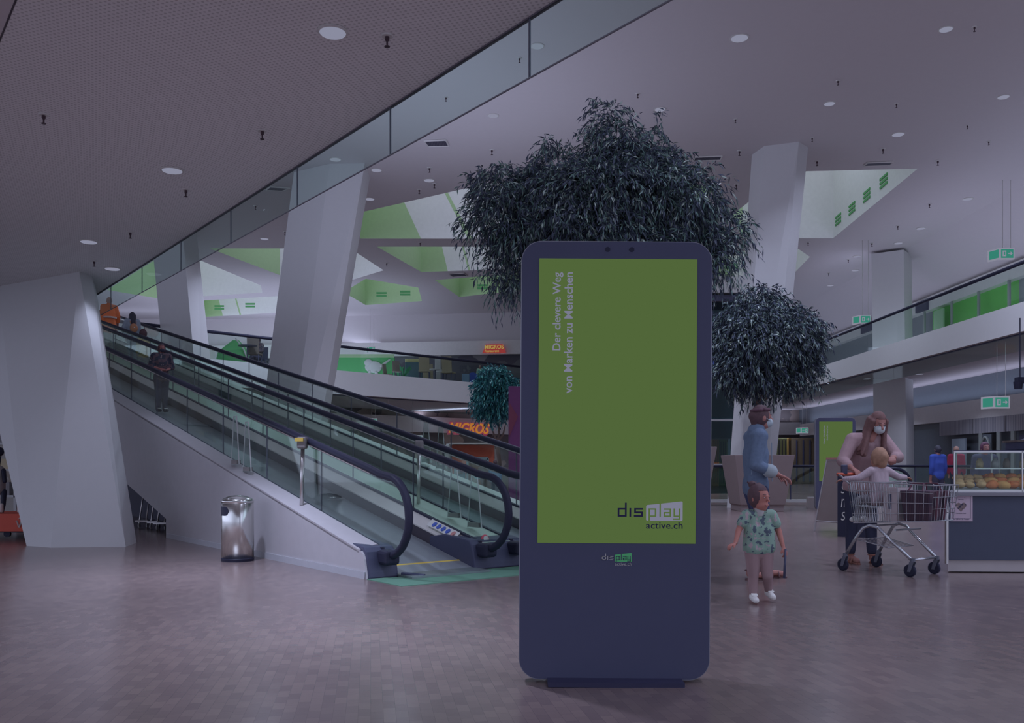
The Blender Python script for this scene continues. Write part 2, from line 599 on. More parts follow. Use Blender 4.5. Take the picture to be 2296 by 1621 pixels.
# ---- low slab overhead, seen from below (edge runs with the moving walkways)
ND = Vector((0.794, 0.607, 0)); SD = Vector((-0.607, 0.794, 0))
def Q(n, s, z): return ND * n + SD * s + Vector((0, 0, z))
m_perf = mat_perforated()
mb = MB()
mb.prism([Q(0.93, -6.5, 4.0), Q(3.594, -6.5, 4.0), Q(3.594, 25, 4.0), Q(0.93, 25, 4.0)], (0, 0, 0.98))
struct('ceiling_low', mb, m_perf, label='perforated white soffit of the upper floor overhead', cat='ceiling')
mb = MB()
mb.prism([Q(-3, -6.5, 4.0), Q(0.915, -6.5, 4.0), Q(0.915, 25, 4.0), Q(-3, 25, 4.0)], (0, 0, 0.98))
struct('ceiling_low', mb, M_ceil, label='plain white strip of soffit at the upper left', cat='ceiling')
mb = MB()
mb.prism([Q(3.594, -6.5, 3.99), Q(3.625, -6.5, 3.99), Q(3.625, 25, 3.99), Q(3.594, 25, 3.99)], (0, 0, 0.04))
mb.prism([Q(0.915, -6.5, 4.012), Q(0.93, -6.5, 4.012), Q(0.93, 25, 4.012), Q(0.915, 25, 4.012)], (0, 0, 0.02))
struct('trim_1', mb, mat('dark_edge_profile', T(66, 64, 80)))
# glass smoke curtain below the slab edge, a pane every 2.2 m
sc = empty('smoke_curtain', Q(3.61, 5.0, 3.6), 0, 'row of clear glass panes hanging from the slab edge over the walkways', 'glass screen')
inv = Matrix.Translation(-sc.location)
k = 0; s = -3.9
joint = onz(1187, 40, 4.0); s_j = joint.dot(SD)
j2 = onz(877, 240, 4.0).dot(SD)
pw = j2 - s_j
s = s_j - 3 * pw
while s < 24:
    mb = MB()
    a, b = s + 0.008, s + pw - 0.008
    mb.prism([Q(3.60, a, 3.61) - sc.location, Q(3.60, b, 3.61) - sc.location, Q(3.60, b, 3.99) - sc.location, Q(3.60, a, 3.99) - sc.location], ND * 0.008)
    mb.build('glass_pane', M_smoke, sc)
    if s > s_j - 2 * pw:
        mb = MB(); mb.prism([Q(3.60, s - 0.006, 3.61) - sc.location, Q(3.60, s + 0.006, 3.61) - sc.location, Q(3.60, s + 0.006, 3.99) - sc.location, Q(3.60, s - 0.006, 3.99) - sc.location], ND * 0.01)
        mb.build('joint_strip', mat('joint_seal', T(60, 62, 80)), sc)
    s += pw
mb = MB(); mb.prism([Q(3.598, s_j - 3 * pw, 3.603) - sc.location, Q(3.61, s_j - 3 * pw, 3.603) - sc.location, Q(3.61, 24, 3.603) - sc.location, Q(3.598, 24, 3.603) - sc.location], (0, 0, 0.007))
mb.build('bottom_edge', mat('glass_edge', T(84, 86, 104)), sc)

# ---- leaning pillars (base polygon -> top polygon)
def pillar(name, base, top, label, m=None):
    mb = MB(); mb.loft([[Vector(p) for p in base], [Vector(p) for p in top]])
    return struct(name, mb, m or mat('pillar_paint', T(132, 133, 150), rough=0.6, noise=0.02), label=label, cat='pillar')
pillar('pillar', [(-6.58, 12.09, 0), (-6.12, 11.83, 0), (-5.18, 11.96, 0), (-5.29, 12.57, 0), (-5.8, 13.1, 0), (-6.5, 12.9, 0)],
       [(-9.4, 15.4, 4.0), (-8.35, 14.5, 4.0), (-6.5, 13.4, 4.0), (-6.46, 13.72, 4.0), (-6.9, 14.8, 4.0), (-8.6, 15.8, 4.0)],
       'broad white pillar leaning left, widening towards the low soffit')
def pil(topx, basepx, depths_b, zt=Z_C, tx_extra=(), name='pillar', label=''):
    pass
def onY(x, Y, z): return Vector(((x - CX) / F * Y, Y, z))
t1, t2, t3 = onz(659, 386, Z_C), onz(739, 367, Z_C), onz(818, 366, Z_C)
b1, b2, b3 = onY(561, 22.3, 0), onY(634, 21.8, 0), onY(687, 22.3, 0)
pillar('pillar', [b1, b2, b3, b3 + Vector((-.05, 1.0, 0)), b1 + Vector((.1, 1.2, 0))], [t1, t2, t3, t3 + Vector((-.05, 1.2, 0)), t1 + Vector((.1, 1.2, 0))],
       'tall white pillar leaning right behind the moving walkways')
Yc = 31.0
def cz(x, y, Y=Yc):
    return onY(x, Y, H + (CY - y) / F * Y)
zt = 9.4
b = [onY(396, 31.4, 0), onY(462, 30.8, 0), onY(505, 31.6, 0), onY(480, 33, 0), onY(410, 33, 0)]
t = [onY(338, 31.4, zt), onY(408, 30.8, zt), onY(440, 31.6, zt), onY(425, 33, zt), onY(345, 33, zt)]
pillar('pillar', b, t, 'slender white pillar leaning left beyond the top of the walkways')
b = [onY(1629.6, 22.9, 0), onY(1652, 22.5, 0), onY(1712, 22.5, 0), onY(1729, 22.9, 0), onY(1722, 23.6, 0), onY(1640, 23.6, 0)]
t = [onz(1686, 347, Z_C), onz(1714, 327.5, Z_C), onz(1791.5, 317.6, Z_C), onz(1812, 330.6, Z_C), onz(1806, 345, Z_C) , onz(1690, 360, Z_C)]
pillar('pillar', b, t, 'tall white pillar rising behind the potted tree, right of the large kiosk')
b = [(14.1, 34.7, 0), (15.05, 34.0, 0), (15.75, 34.9, 0), (14.9, 35.7, 0)]
pillar('pillar', b, [(x - 0.12, y, 9.3) for x, y, z in b], 'straight white pillar at the edge of the right gallery')

# ---- galleries
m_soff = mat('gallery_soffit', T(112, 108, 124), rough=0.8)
m_floor2 = mat('gallery_flooring', T(90, 84, 96), rough=0.6)
def slab(poly, z0, z1, label):
    mb = MB()
    a = [Vector((x, y, z0)) for x, y in poly]
    n = len(a)
    mb.cur = 0
    vs = a + [Vector((p.x, p.y, z1)) for p in a]
    mb.add(vs, [(i, (i + 1) % n, n + (i + 1) % n, n + i) for i in range(n)])
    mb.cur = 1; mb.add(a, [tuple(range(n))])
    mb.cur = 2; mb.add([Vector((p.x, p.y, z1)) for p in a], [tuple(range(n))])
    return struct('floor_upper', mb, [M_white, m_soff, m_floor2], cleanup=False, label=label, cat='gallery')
EG0 = Vector((-7.3, 36.7, 0)); EGD = Vector((0.70, 0.714, 0)).normalized()
def EG(t, z, off=0.0):
    p = EG0 + EGD * t + Vector((-EGD.y, EGD.x, 0)) * off
    return Vector((p.x, p.y, z))
slab([(EG(-12.4, 0).x, EG(-12.4, 0).y), (EG(16.5, 0).x, EG(16.5, 0).y), (-24, 52.4), (-24, 27.8)], 4.02, 5.0, 'white gallery across the far side of the hall')
slab([(12.7, 14), (12.7, 60), (17.4, 60), (17.4, 14)], 4.42, 5.15, 'white gallery along the right side of the hall')
slab([(5.5, 46), (12.65, 44), (12.65, 53.5), (5.5, 53.5)], 4.42, 5.15, 'far bridge between the galleries')

def glass_rail(name, P0, P1, z, hgt, label, nseg, cat='railing', rail_r=0.035, post=False, smoke=0.0, soff_z=4.0, rail_mat=None, kerb=False):
    P0, P1 = Vector(P0), Vector(P1)
    root = empty(name, (P0.x, P0.y, z), 0, label, cat)
    D = P1 - P0; L = D.length; D.normalize(); Nn = Vector((-D.y, D.x, 0))
    w = L / nseg
    for i in range(nseg):
        a = D * (i * w + 0.01); b = D * ((i + 1) * w - 0.01)
        mb = MB(); mb.prism([a, b, b + Vector((0, 0, hgt)), a + Vector((0, 0, hgt))], Nn * 0.012)
        mb.build('glass_pane', M_glass, root)
        if post:
            mb = MB(); mb.box(D * (i * w) + Vector((0, 0, hgt / 2)), (0.03, 0.03, hgt)); mb.build('post', M_dark, root)
    mb = MB(); mb.tube([Vector((0, 0, hgt)), D * L + Vector((0, 0, hgt))], rail_r, 8)
    mb.build('handrail', rail_mat or M_black, root, smooth=True)
    if kerb:
        mb = MB(); mb.prism([Nn * -0.05, Nn * -0.05 + D * L, Nn * 0.08 + D * L, Nn * 0.08], (0, 0, 0.08)); mb.build('base_rail', M_white2, root)
    return root
p0, p1 = EG(-8.7, 5.0, 0.05), EG(15.9, 5.0, 0.05)
glass_rail('gallery_railing', p0, p1, 5.0, 1.0, 'glass railing with black handrail on the far gallery', 14, rail_r=0.06)
glass_rail('gallery_railing', (12.75, 14, 0), (12.75, 56, 0), 5.15, 1.0, 'glass railing with dark handrail along the right gallery', 14, rail_r=0.05)
# glass skirts hanging below the galleries
def skirt(P0, P1, z0, z1, n, label):
    P0, P1 = Vector(P0), Vector(P1)
    root = empty('smoke_curtain', (P0.x, P0.y, z0), 0, label, 'glass screen')
    D = (P1 - P0); D.z = 0; L = D.length; D.normalize(); Nn = Vector((-D.y, D.x, 0)); w = L / n
    for i in range(n):
        a = D * (i * w + 0.012); b = D * ((i + 1) * w - 0.012)
        mb = MB(); mb.prism([a, b, b + Vector((0, 0, z1 - z0)), a + Vector((0, 0, z1 - z0))], Nn * 0.01)
        mb.build('glass_pane', M_smoke, root)
    mb = MB(); mb.prism([Nn * -0.02 + Vector((0, 0, z1 - z0 - .03)), Nn * -0.02 + D * L + Vector((0, 0, z1 - z0 - .03)), Nn * 0.05 + D * L + Vector((0, 0, z1 - z0 - .03)), Nn * 0.05 + Vector((0, 0, z1 - z0 - .03))], (0, 0, 0.03))
    mb.build('top_channel', M_dark, root)
skirt(EG(-10, 0, 0.3), EG(16, 0, 0.3), 3.5, 4.01, 12, 'glass screen hanging under the far gallery')
skirt((12.9, 14, 0), (12.9, 56, 0), 3.98, 4.42, 13, 'glass screen hanging under the right gallery')

# ---- far walls: lower level
m_shop = mat_patches('shop_interior', [T(58, 52, 66), T(92, 84, 92), T(70, 66, 76), T(112, 106, 112)], 0.55, detail=5)
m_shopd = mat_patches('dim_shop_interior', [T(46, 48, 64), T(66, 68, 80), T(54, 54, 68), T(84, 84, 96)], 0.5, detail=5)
m_band = mat('bulkhead_paint', T(140, 140, 156), rough=0.6)
def wall(name, P0, P1, z0, z1, m, th=0.25, label=None, kind=True):
    P0, P1 = Vector((P0[0], P0[1], z0)), Vector((P1[0], P1[1], z0))
    D = (P1 - P0).normalized(); Nn = Vector((-D.y, D.x, 0))
    mb = MB(); mb.prism([P0, P1, P1 + Nn * th, P0 + Nn * th], (0, 0, z1 - z0))
    return struct(name, mb, m, label=label, cat='wall' if label else None)
wall('wall_back', (-19, 38), (-9.2, 45), 0, 5.0, m_shop)
wall('wall_back', (-9.2, 45), (-.2, 52), 0, 5.0, m_shop)
wall('wall_back', (-1, 54), (17.4, 54), 0, 5.2, m_shop)
wall('trim_2', (-19, 37.6), (-9.0, 44.6), 2.75, 3.7, m_band, 0.3)
wall('trim_3', (-9.0, 44.6), (0.0, 51.6), 2.85, 3.68, m_band, 0.3)
wall('trim_4', (0.0, 53.6), (17.4, 53.6), 2.9, 3.65, m_band, 0.3)
mb = MB(); mb.add([(-24, 36, 4.0), (17, 36, 4.0), (17, 54, 4.0), (-24, 54, 4.0)], [(0, 1, 2, 3)])
# upper level back wall
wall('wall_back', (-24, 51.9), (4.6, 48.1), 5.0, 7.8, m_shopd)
wall('wall_back', (-24, 51.8), (4.6, 48.0), 7.8, 9.6, M_ceil)
wall('trim_5', (-24, 51.5), (4.6, 47.7), 7.1, 7.85, m_band, 0.3)
wall('wall_back', (4.6, 52.3), (17.4, 52.3), 5.0, 8.1, mat('pale_upper_wall', T(104, 106, 122)))
# right wall
m_rglass = mat('dark_shopfront', T(66, 72, 88), rough=0.25, spec=0.5)
m_rgray = mat('grey_upper_wall', T(88, 92, 108), rough=0.6)
wall('wall_right', (17.4, 8), (17.4, 54), 0, 4.42, m_rglass, -0.25)
wall('wall_right', (17.4, 8), (17.4, 30.6), 5.15, 8.0, m_rgray, -0.25)
wall('wall_right', (17.4, 30.6), (17.4, 36.9), 5.15, 8.0, m_green_r := mat('green_shop_wall', T(72, 130, 72), rough=0.7), -0.25)
wall('wall_right', (17.4, 36.9), (17.4, 54), 5.15, 8.0, m_rgray, -0.25)
wall('trim_6', (17.1, 8), (17.1, 53), 7.45, 8.0, m_band, -0.3)
wall('trim_7', (17.1, 8), (17.1, 53), 2.8, 3.5, m_band, -0.3)
# bridge wall columns of the right shopfront
# left: shop wall behind the broad pillar
m_cream = mat_patches('left_shop_wall', [T(104, 98, 100), T(130, 128, 140), T(118, 112, 118), T(136, 134, 146)], 0.8)
wall('wall_left', (-19, 20), (-10.8, 20), 0, 4.0, m_cream)
mb = MB(); mb.add([(-24, 15, 4.3), (-24, 40, 4.3), (-16, 40, 4.3), (-16, 15, 4.3)], [(0, 1, 2, 3)])

# ---- glazed lift tower right of the large kiosk
lt = empty('lift_tower', (6.9, 30, 0), 0, 'glazed lift shaft with steel frame seen right of the large kiosk', 'lift')
mb = MB()
for x in (-0.85, 0.82):
    for y in (0, 1.7):
        mb.box((x, y, 3.6), (0.07, 0.07, 7.2))
for z in (1.1, 2.6, 4.6, 5.3, 6.65):
    mb.box((0, 0, z), (1.7, 0.06, 0.07)); mb.box((0, 1.7, z), (1.7, 0.06, 0.07))
    mb.box((-0.85, 0.85, z), (0.06, 1.7, 0.07)); mb.box((0.82, 0.85, z), (0.06, 1.7, 0.07))
mb.build('frame', M_white2, lt)
mb = MB(); mb.box((0, 0.85, 7.15), (1.9, 1.9, 0.55)); mb.build('head_casing', M_white2, lt)
mb = MB(); mb.box((0, 0.85, 6.7), (1.8, 1.8, 0.2)); mb.build('machine_bay', M_dark, lt)
m_ltg = glass('lift_glass', (0.35, 0.48, 0.5, 1), 0.9)
for z0, z1 in ((0.1, 1.1), (1.15, 2.6), (2.65, 4.6), (4.65, 6.6)):
    mb = MB(); mb.box((0, -0.02, (z0 + z1) / 2), (1.6, 0.02, z1 - z0 - 0.06)); mb.build('glass_panel', m_ltg, lt)
mb = MB(); mb.box((0, 0.9, 3.1), (1.4, 1.3, 2.2)); mb.build('car', mat('lift_car', T(70, 84, 100), rough=0.3), lt)
mb = MB(); mb.box((0.0, -0.08, 4.45), (0.6, 0.02, 0.35)); mb.build('blue_banner', mat('blue_banner', T(60, 78, 150)), lt, label='small blue and white banner')

# ================================================================== MOVING WALKWAYS
O3 = Vector((-1.377, 8.53, 0)); WD = Vector((-0.615, 0.7885, 0)); WN = Vector((0.7885, 0.615, 0))
SL = 0.22; S_END = 22.7
def W(n, s, z): return O3 + WN * n + WD * s + Vector((0, 0, z))
def zr(s): return SL * max(0.0, min(s, S_END))
m_deck = mat('walkway_deck', T(138, 136, 150), rough=0.4, spec=0.4)
m_skirt = mat('walkway_skirt_steel', T(64, 60, 76), rough=0.3, metal=0.6)
m_belt = mat_stripes('walkway_belt', T(86, 90, 104), T(74, 78, 94), 14, rot=(0, 0, math.atan2(WD.y, WD.x)), rough=0.35)
m_mat = mat('green_entrance_mat', T(60, 88, 84), rough=0.8, noise=0.1, nscale=3)
m_comb = mat('comb_plate_steel', T(84, 92, 104), rough=0.3, metal=0.4)
m_yel = mat('yellow_safety_line', T(140, 122, 66), rough=0.6)
m_gasket = mat('black_gasket', T(34, 34, 54), rough=0.6)
m_case = mat('walkway_casing_panel', T(119, 118, 136), rough=0.3, spec=0.5)

def strip(mb, pr, s0, s1, n0, n1, z0, z1):
    """sloping band between (n0,z0) and (n1,z1) running from s0 to s1"""
    mb.add([W(n0, s0, z0 + zr(s0)), W(n1, s0, z1 + zr(s0)), W(n1, s1, z1 + zr(s1)), W(n0, s1, z0 + zr(s1))], [(0, 1, 2, 3)])

def walkway(n_left, n_right, label, outer_left, outer_right):
    root = empty('moving_walkway', (0, 0, 0), 0, label, 'moving walkway')
    base = W((n_left + n_right) / 2, 0, 0)
    root.location = base
    def fin(mb, name, m, parent=None, **k):
        mb.v = [tuple(Vector(v) - base) for v in mb.v]
        return mb.build(name, m, parent or root, **k)
    bl, brt = n_left + 0.12, n_right - 0.12
    mb = MB(); mb.prism([W(bl, 0.0, -0.02 + .03), W(brt, 0.0, -0.02 + .03), W(brt, S_END, zr(S_END)), W(bl, S_END, zr(S_END))], (0, 0, -0.01)); fin(mb, 'belt', m_belt)
    mb = MB(); mb.prism([W(bl, -0.25, 0.004), W(brt, -0.25, 0.004), W(brt, 0.25, 0.004), W(bl, 0.25, 0.004)], (0, 0, 0.022)); fin(mb, 'comb_plate', m_comb)
    mb = MB(); mb.prism([W(bl, 0.25, 0.02), W(brt, 0.25, 0.02), W(brt, 0.31, 0.075), W(bl, 0.31, 0.075)], (0, 0, 0.012)); fin(mb, 'safety_line', m_yel, label='yellow line across the comb')
    for side, ng in ((1, n_left), (-1, n_right)):
        # inner deck and skirt on the belt side
        mb = MB()
        pr = [(0.0, 0.275), (0.03, 0.265), (0.12, 0.175), (0.12, 0.16), (0.0, 0.16)]
        a = [W(ng + side * u, 0.12, v) for u, v in pr]
        bb = [W(ng + side * u, S_END, v + zr(S_END)) for u, v in pr]
        mb.loft([a, bb]); fin(mb, 'inner_deck', m_deck)
        mb = MB(); pr = [(0.115, 0.0), (0.115, 0.17), (0.09, 0.17), (0.09, 0.0)]
        mb.loft([[W(ng + side * u, 0.12, v) for u, v in pr], [W(ng + side * u, S_END, v + zr(S_END)) for u, v in pr]]); fin(mb, 'skirt_panel', m_skirt)
        # glass
        seams = [-0.05 + 1.5 * i for i in range(1, 16)] + [S_END]
        cur = 0.0
        # first pane follows the round newel
        prof = [(seams[0] - 0.006, 0.27 + zr(seams[0]))]
        prof.append((0.0, 0.27))
        for k in range(11):
            an = math.radians(-90 - 18 * k)
            prof.append((0.37 * math.cos(an) * 0.97 + 0.0, 0.60 + 0.355 * math.sin(an)))
        prof.append((seams[0] - 0.006, 0.955 + zr(seams[0])))
        prof = [prof[0], prof[1]] + [p for p in prof[2:-1] if p[1] > 0.275] + [prof[-1]]
        mb = MB(); mb.prism([W(ng - 0.005, s, z) for s, z in prof], WN * 0.01); fin(mb, 'glass_panel', M_glass)
        for i in range(len(seams) - 1):
            s0, s1 = seams[i] + 0.006, seams[i + 1] - 0.006
            mb = MB(); mb.prism([W(ng - 0.005, s0, 0.27 + zr(s0)), W(ng - 0.005, s1, 0.27 + zr(s1)), W(ng - 0.005, s1, 0.955 + zr(s1)), W(ng - 0.005, s0, 0.955 + zr(s0))], WN * 0.01)
            fin(mb, 'glass_panel', M_glass)
        mb = MB()
        for s0 in seams[:-1]:
            mb.prism([W(ng - 0.007, s0 - 0.006, 0.27 + zr(s0)), W(ng - 0.007, s0 + 0.006, 0.27 + zr(s0)), W(ng - 0.007, s0 + 0.006, 0.955 + zr(s0)), W(ng - 0.007, s0 - 0.006, 0.955 + zr(s0))], WN * 0.014)
        fin(mb, 'glass_joint', mat('joint_seal', T(60, 62, 80)))
        # gasket
        mb = MB(); pr = [(-0.02, 0.255), (0.02, 0.255), (0.02, 0.29), (-0.02, 0.29)]
        mb.loft([[W(ng + u, 0.1, v) for u, v in pr], [W(ng + u, S_END, v + zr(S_END)) for u, v in pr]]); fin(mb, 'gasket', m_gasket)
        # handrail
        pts = [W(ng, S_END + 1.5, 0.98 + zr(S_END)), W(ng, S_END, 0.98 + zr(S_END)), W(ng, 12, 0.98 + zr(12)), W(ng, 0.35, 0.98 + zr(0.35)), W(ng, 0.15, 1.005)]
        for k in range(13):
            an = math.radians(90 + 15 * k)
            pts.append(W(ng, 0.39 * math.cos(an) * 1.0 + 0.0, 0.60 + 0.385 * math.sin(an)))
        pts.append(W(ng, 0.16, 0.17))
        hr = MB(); hr.tube(pts, 0.04, 10); fin(hr, 'handrail', M_black, smooth=True)
        hr = MB(); hr.tube([W(ng, S_END, 0.948 + zr(S_END)), W(ng, 0.35, 0.948 + zr(0.35))], 0.02, 6); fin(hr, 'handrail_guide', M_steel, smooth=True)
    return root, fin

w1, fin1 = walkway(0.22, 1.40, 'moving walkway nearest the white casing wall, its round handrail end beside the litter bin', True, False)
# outer casing: wall of the first walkway
base1 = w1.location
mb = MB()
poly = [(0.032, 0.0), (6.25, 0.0), (6.25, 0.286), (S_END, 0.286 + 0.228 * (S_END - 6.25)), (S_END, 0.22 + zr(S_END)), (0.2, 0.262), (0.14, 0.262), (0.10, 0.235), (0.075, 0.19), (0.045, 0.06)]
mb.prism([W(0.0, s, z) for s, z in poly], WN * 0.02)
fin1(mb, 'casing_wall', m_case, label='smooth white side wall')
mb = MB(); mb.prism([W(-0.012, 0.06, 0.0), W(-0.012, 6.2, 0.0), W(-0.012, 6.2, 0.07), W(-0.012, 0.045, 0.07)], WN * 0.01); fin1(mb, 'baseboard', mat('casing_baseboard', T(118, 120, 140), rough=0.35), None)
mb = MB(); pr = [(0.0, 0.20), (0.21, 0.245), (0.21, 0.275), (0.19, 0.28), (0.0, 0.235)]
m_ledge = mat('ledge_enamel', T(116, 114, 131), rough=0.5)
mb.loft([[W(u, 0.18, v + zr(.18)) for u, v in pr], [W(u, S_END, v + zr(S_END)) for u, v in pr]]); fin1(mb, 'outer_ledge', m_ledge)
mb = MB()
mb.prism([W(1.2, 5.5, 0.0), W(1.2, 16, 0.0), W(1.2, 16, 2.6), W(1.2, 5.5, .6)], WN * .05)  # near-black sheets added so the recess under the ramp reads as shade
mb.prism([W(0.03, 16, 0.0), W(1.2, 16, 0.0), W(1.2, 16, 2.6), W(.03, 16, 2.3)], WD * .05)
mb.prism([W(0.03, 6.3, 0.28), W(0.03, S_END, 3.95), W(0.03, S_END, 4.8), W(0.03, 6.3, 1.3)], WN * 3.1); fin1(mb, 'truss_and_shade', mat('truss_and_shade_dark', T(36, 36, 56)))
def newel(fin, n0, n1):
    pr = [(0.22, 0.315), (0.13, 0.30), (0.085, 0.255), (0.06, 0.19), (0.03, 0.06), (0.02, 0.0), (0.9, 0.0), (0.9, 0.30), (0.6, 0.34)]
    mb = MB(); mb.prism([W(n0, s, z) for s, z in pr], WN * (n1 - n0)); fin(mb, 'newel_cap', M_dark, bevel=0.015)
newel(fin1, 0.021, 0.35)
mb = MB(); mb.box(Vector(W(0.22, 0.0, 0.2)), (0.16, 0.2, 0.14), rz=math.atan2(WN.y, WN.x)); fin1(mb, 'handrail_inlet', M_black, bevel=0.03)
mb = MB(); mb.tube([W(0.36, -0.02, 0.03), W(0.42, -0.1, 0.03), W(0.5, -0.22, 0.02)], 0.02, 6); fin1(mb, 'foot_guard', M_dark)
w2, fin2 = walkway(1.82, 2.95, 'second moving walkway, beyond the first and partly behind the kiosk', False, True)
mb = MB(); mb.loft([[W(u, 0.1, v) for u, v in [(1.42, 0.24), (1.80, 0.24), (1.80, 0.275), (1.42, 0.275)]], [W(u, S_END, v + zr(S_END)) for u, v in [(1.42, 0.24), (1.80, 0.24), (1.80, 0.275), (1.42, 0.275)]]])
fin2(mb, 'central_deck', mat('central_deck', T(122, 134, 138), rough=0.35))
newel(fin2, 1.27, 1.95)
newel(fin2, 2.85, 3.2)
for q in (1.40, 1.82, 2.95):
    mb = MB(); mb.box(Vector(W(q, 0.0, 0.2)), (0.16, 0.2, 0.14), rz=math.atan2(WN.y, WN.x)); fin2(mb, 'handrail_inlet', M_black, bevel=0.03)
mb = MB(); mb.prism([W(3.18, 0.03, 0), W(3.18, S_END, 4.1), W(3.18, S_END, 5.2), W(3.18, 0.2, 0.26)], WN * 0.02); fin2(mb, 'casing_wall', m_case)
mb = MB(); mb.loft([[W(u, 0.1, v) for u, v in [(2.97, 0.24), (3.18, 0.24), (3.18, 0.275), (2.97, 0.275)]], [W(u, S_END, v + zr(S_END)) for u, v in [(2.97, 0.24), (3.18, 0.24), (3.18, 0.275), (2.97, 0.275)]]])
fin2(mb, 'outer_ledge', m_deck)
# stickers and stop button on the end of the central deck
st = MB(); st.loft([[W(u, 0.42, v) for u, v in [(1.287, 0.20 + zr(.42)), (1.36, 0.262 + zr(.42)), (1.362, 0.268 + zr(.42)), (1.287, 0.206 + zr(.42))]], [W(u, 0.98, v) for u, v in [(1.287, 0.20 + zr(.98)), (1.36, 0.262 + zr(.98)), (1.362, 0.268 + zr(.98)), (1.287, 0.206 + zr(.98))]]])
fin1(st, 'notice_plate', mat('notice_plate', T(140, 140, 155)))
for i, (sq, colr) in enumerate(((0.5, 'r'), (0.6, 'b'), (0.69, 'b'), (0.78, 'b'), (0.87, 'b'))):
    c = W(1.318, sq, 0.238 + zr(sq)); 
    Mx = Matrix((WD, (WN * 0.75 + Vector((0, 0, 0.62))).normalized(), WD.cross(WN * 0.75 + Vector((0, 0, 0.62))).normalized())).transposed()
    mb = MB(); mb.lathe([(0.0, -0.004), (0.034, -0.004), (0.034, 0.004), (0.0, 0.004)], c, 14, Mx)
    fin1(mb, 'sticker', mat('sticker_red', T(130, 90, 100)) if colr == 'r' else mat('sticker_blue', T(50, 66, 140)))
mb = MB(); mb.lathe([(0, 0), (0.05, 0), (0.05, 0.015), (0, 0.015)], W(1.5, 0.16, 0.30), 16, Matrix.Rotation(math.radians(75), 3, WN)); fin2(mb, 'stop_button_ring', mat('signal_red', T(150, 60, 84)))
mb = MB(); mb.lathe([(0, 0.015), (0.034, 0.015), (0.034, 0.025), (0, 0.025)], W(1.5, 0.155, 0.30), 16, Matrix.Rotation(math.radians(75), 3, WN)); fin2(mb, 'stop_button', m_deck)
# entrance mat
mb = MB(); mb.prism([W(0.0, -0.62, 0.0), W(3.2, -0.66, 0.0), W(3.2, -0.02, 0.0), W(0.38, -0.02, 0.0), W(0.0, 0.02, 0.0)], (0, 0, 0.006))
o = mb.build('entrance_mat', m_mat); tag(o, 'dark green mat on the floor before the walkways', 'mat')

# posts with a reader on the first and second walkway
def reader_post(px, py_top, py_bot, n, label, yellow):
    # solve s for this pixel column
    a = (px - CX) / F
    s = (O3.x + WN.x * n - a * (O3.y + WN.y * n)) / (a * WD.y - WD.x)
    s = (a * (O3.y + WN.y * n) - (O3.x + WN.x * n)) / (WD.x - a * WD.y)
    b = W(n, s, 0.262 + zr(s))
    root = empty('reader_post', b, 0, label, 'post')
    mb = MB(); mb.tube([(0, 0, 0), (0.01, 0.02, 0.66)], 0.022, 10); mb.build('pole', M_steel, root, smooth=True)
    mb = MB(); mb.box((0.01, 0.0, 0.70), (0.10, 0.12, 0.13)); mb.build('head', mat('grey_plastic', T(84, 82, 92)), root, bevel=0.015)
    if yellow:
        mb = MB(); mb.box((-0.01, -0.055, 0.735), (0.09, 0.05, 0.04)); mb.build('yellow_cap', m_yel, root, label='yellow cap')
reader_post(676, 1010, 1122, 0.12, 'steel post with yellow topped head on the ledge of the near walkway', True)
reader_post(938, 1010, 1135, 1.61, 'plain grey post on the deck between the two walkways', False)
def climb_guard(px, n, label, w=0.34):
    a = (px - CX) / F
    s = (a * (O3.y + WN.y * n) - (O3.x + WN.x * n)) / (WD.x - a * WD.y)
    b = W(n, s, 0.255 + zr(s))
    root = empty('climb_guard', b, math.atan2(WD.y, WD.x), label, 'guard')
    m_acr = glass('acrylic', (0.9, 0.94, 0.93, 1), 1.0)
    for q, hh in ((-0.18, 0.0), (0.22, 0.09)):
        L = [(q - 0.12, 0, hh), (q - 0.03, 0, 0.62 + hh), (q + 0.07, 0, 0.62 + hh), (q + 0.15, 0, hh)]
        mb = MB(); mb.prism(L, (0, 0.006, 0)); mb.build('acrylic_plate', m_acr, root)
        mb = MB(); mb.tube([L[0], L[1], L[2], L[3]], 0.007, 6); mb.build('plate_edge', mat('acrylic_edge', T(128, 130, 146)), root)
        mb = MB(); mb.box((q + 0.02, -0.01, 0.03 + hh), (0.2, 0.05, 0.05)); mb.build('foot', mat('grey_plastic', T(84, 82, 92)), root)
climb_guard(543, 0.10, 'pair of clear acrylic climb guards on the near walkway ledge')
climb_guard(1045, 1.61, 'pair of clear acrylic climb guards between the walkways, near the kiosk')
climb_guard(975, 3.08, 'pair of clear acrylic climb guards on the far walkway ledge')
# ================================================================== KIOSKS
m_kiosk = mat('kiosk_navy', T(50, 52, 77), rough=0.4, spec=0.2, noise=0.03)
m_kedge = mat('kiosk_edge', T(96, 97, 116), rough=0.3, metal=0.5)
m_kbase = mat('kiosk_base', T(34, 34, 58), rough=0.5)
m_screen = emat('screen_green', E(81, 102, 57), 1.0)
m_scrtext = emat('screen_lavender', E(121, 122, 143), 1.0)
m_scrnavy = emat('screen_navy', E(28, 27, 54), 1.0)
m_logogreen = mat('logo_green', T(62, 132, 92), rough=0.5)
m_logogrey = mat('logo_grey', T(118, 118, 132), rough=0.5)
def rrect(cx, cz, w, h, r, y, n=8):
    pts = []
    for qx, qz, a0 in ((1, 1, 0), (-1, 1, 90), (-1, -1, 180), (1, -1, 270)):
        for k in range(n + 1):
            a = math.radians(a0 + 90 * k / n)
            pts.append(Vector((cx + qx * (w / 2 - r) + r * math.cos(a), y, cz + qz * (h / 2 - r) + r * math.sin(a))))
    return pts
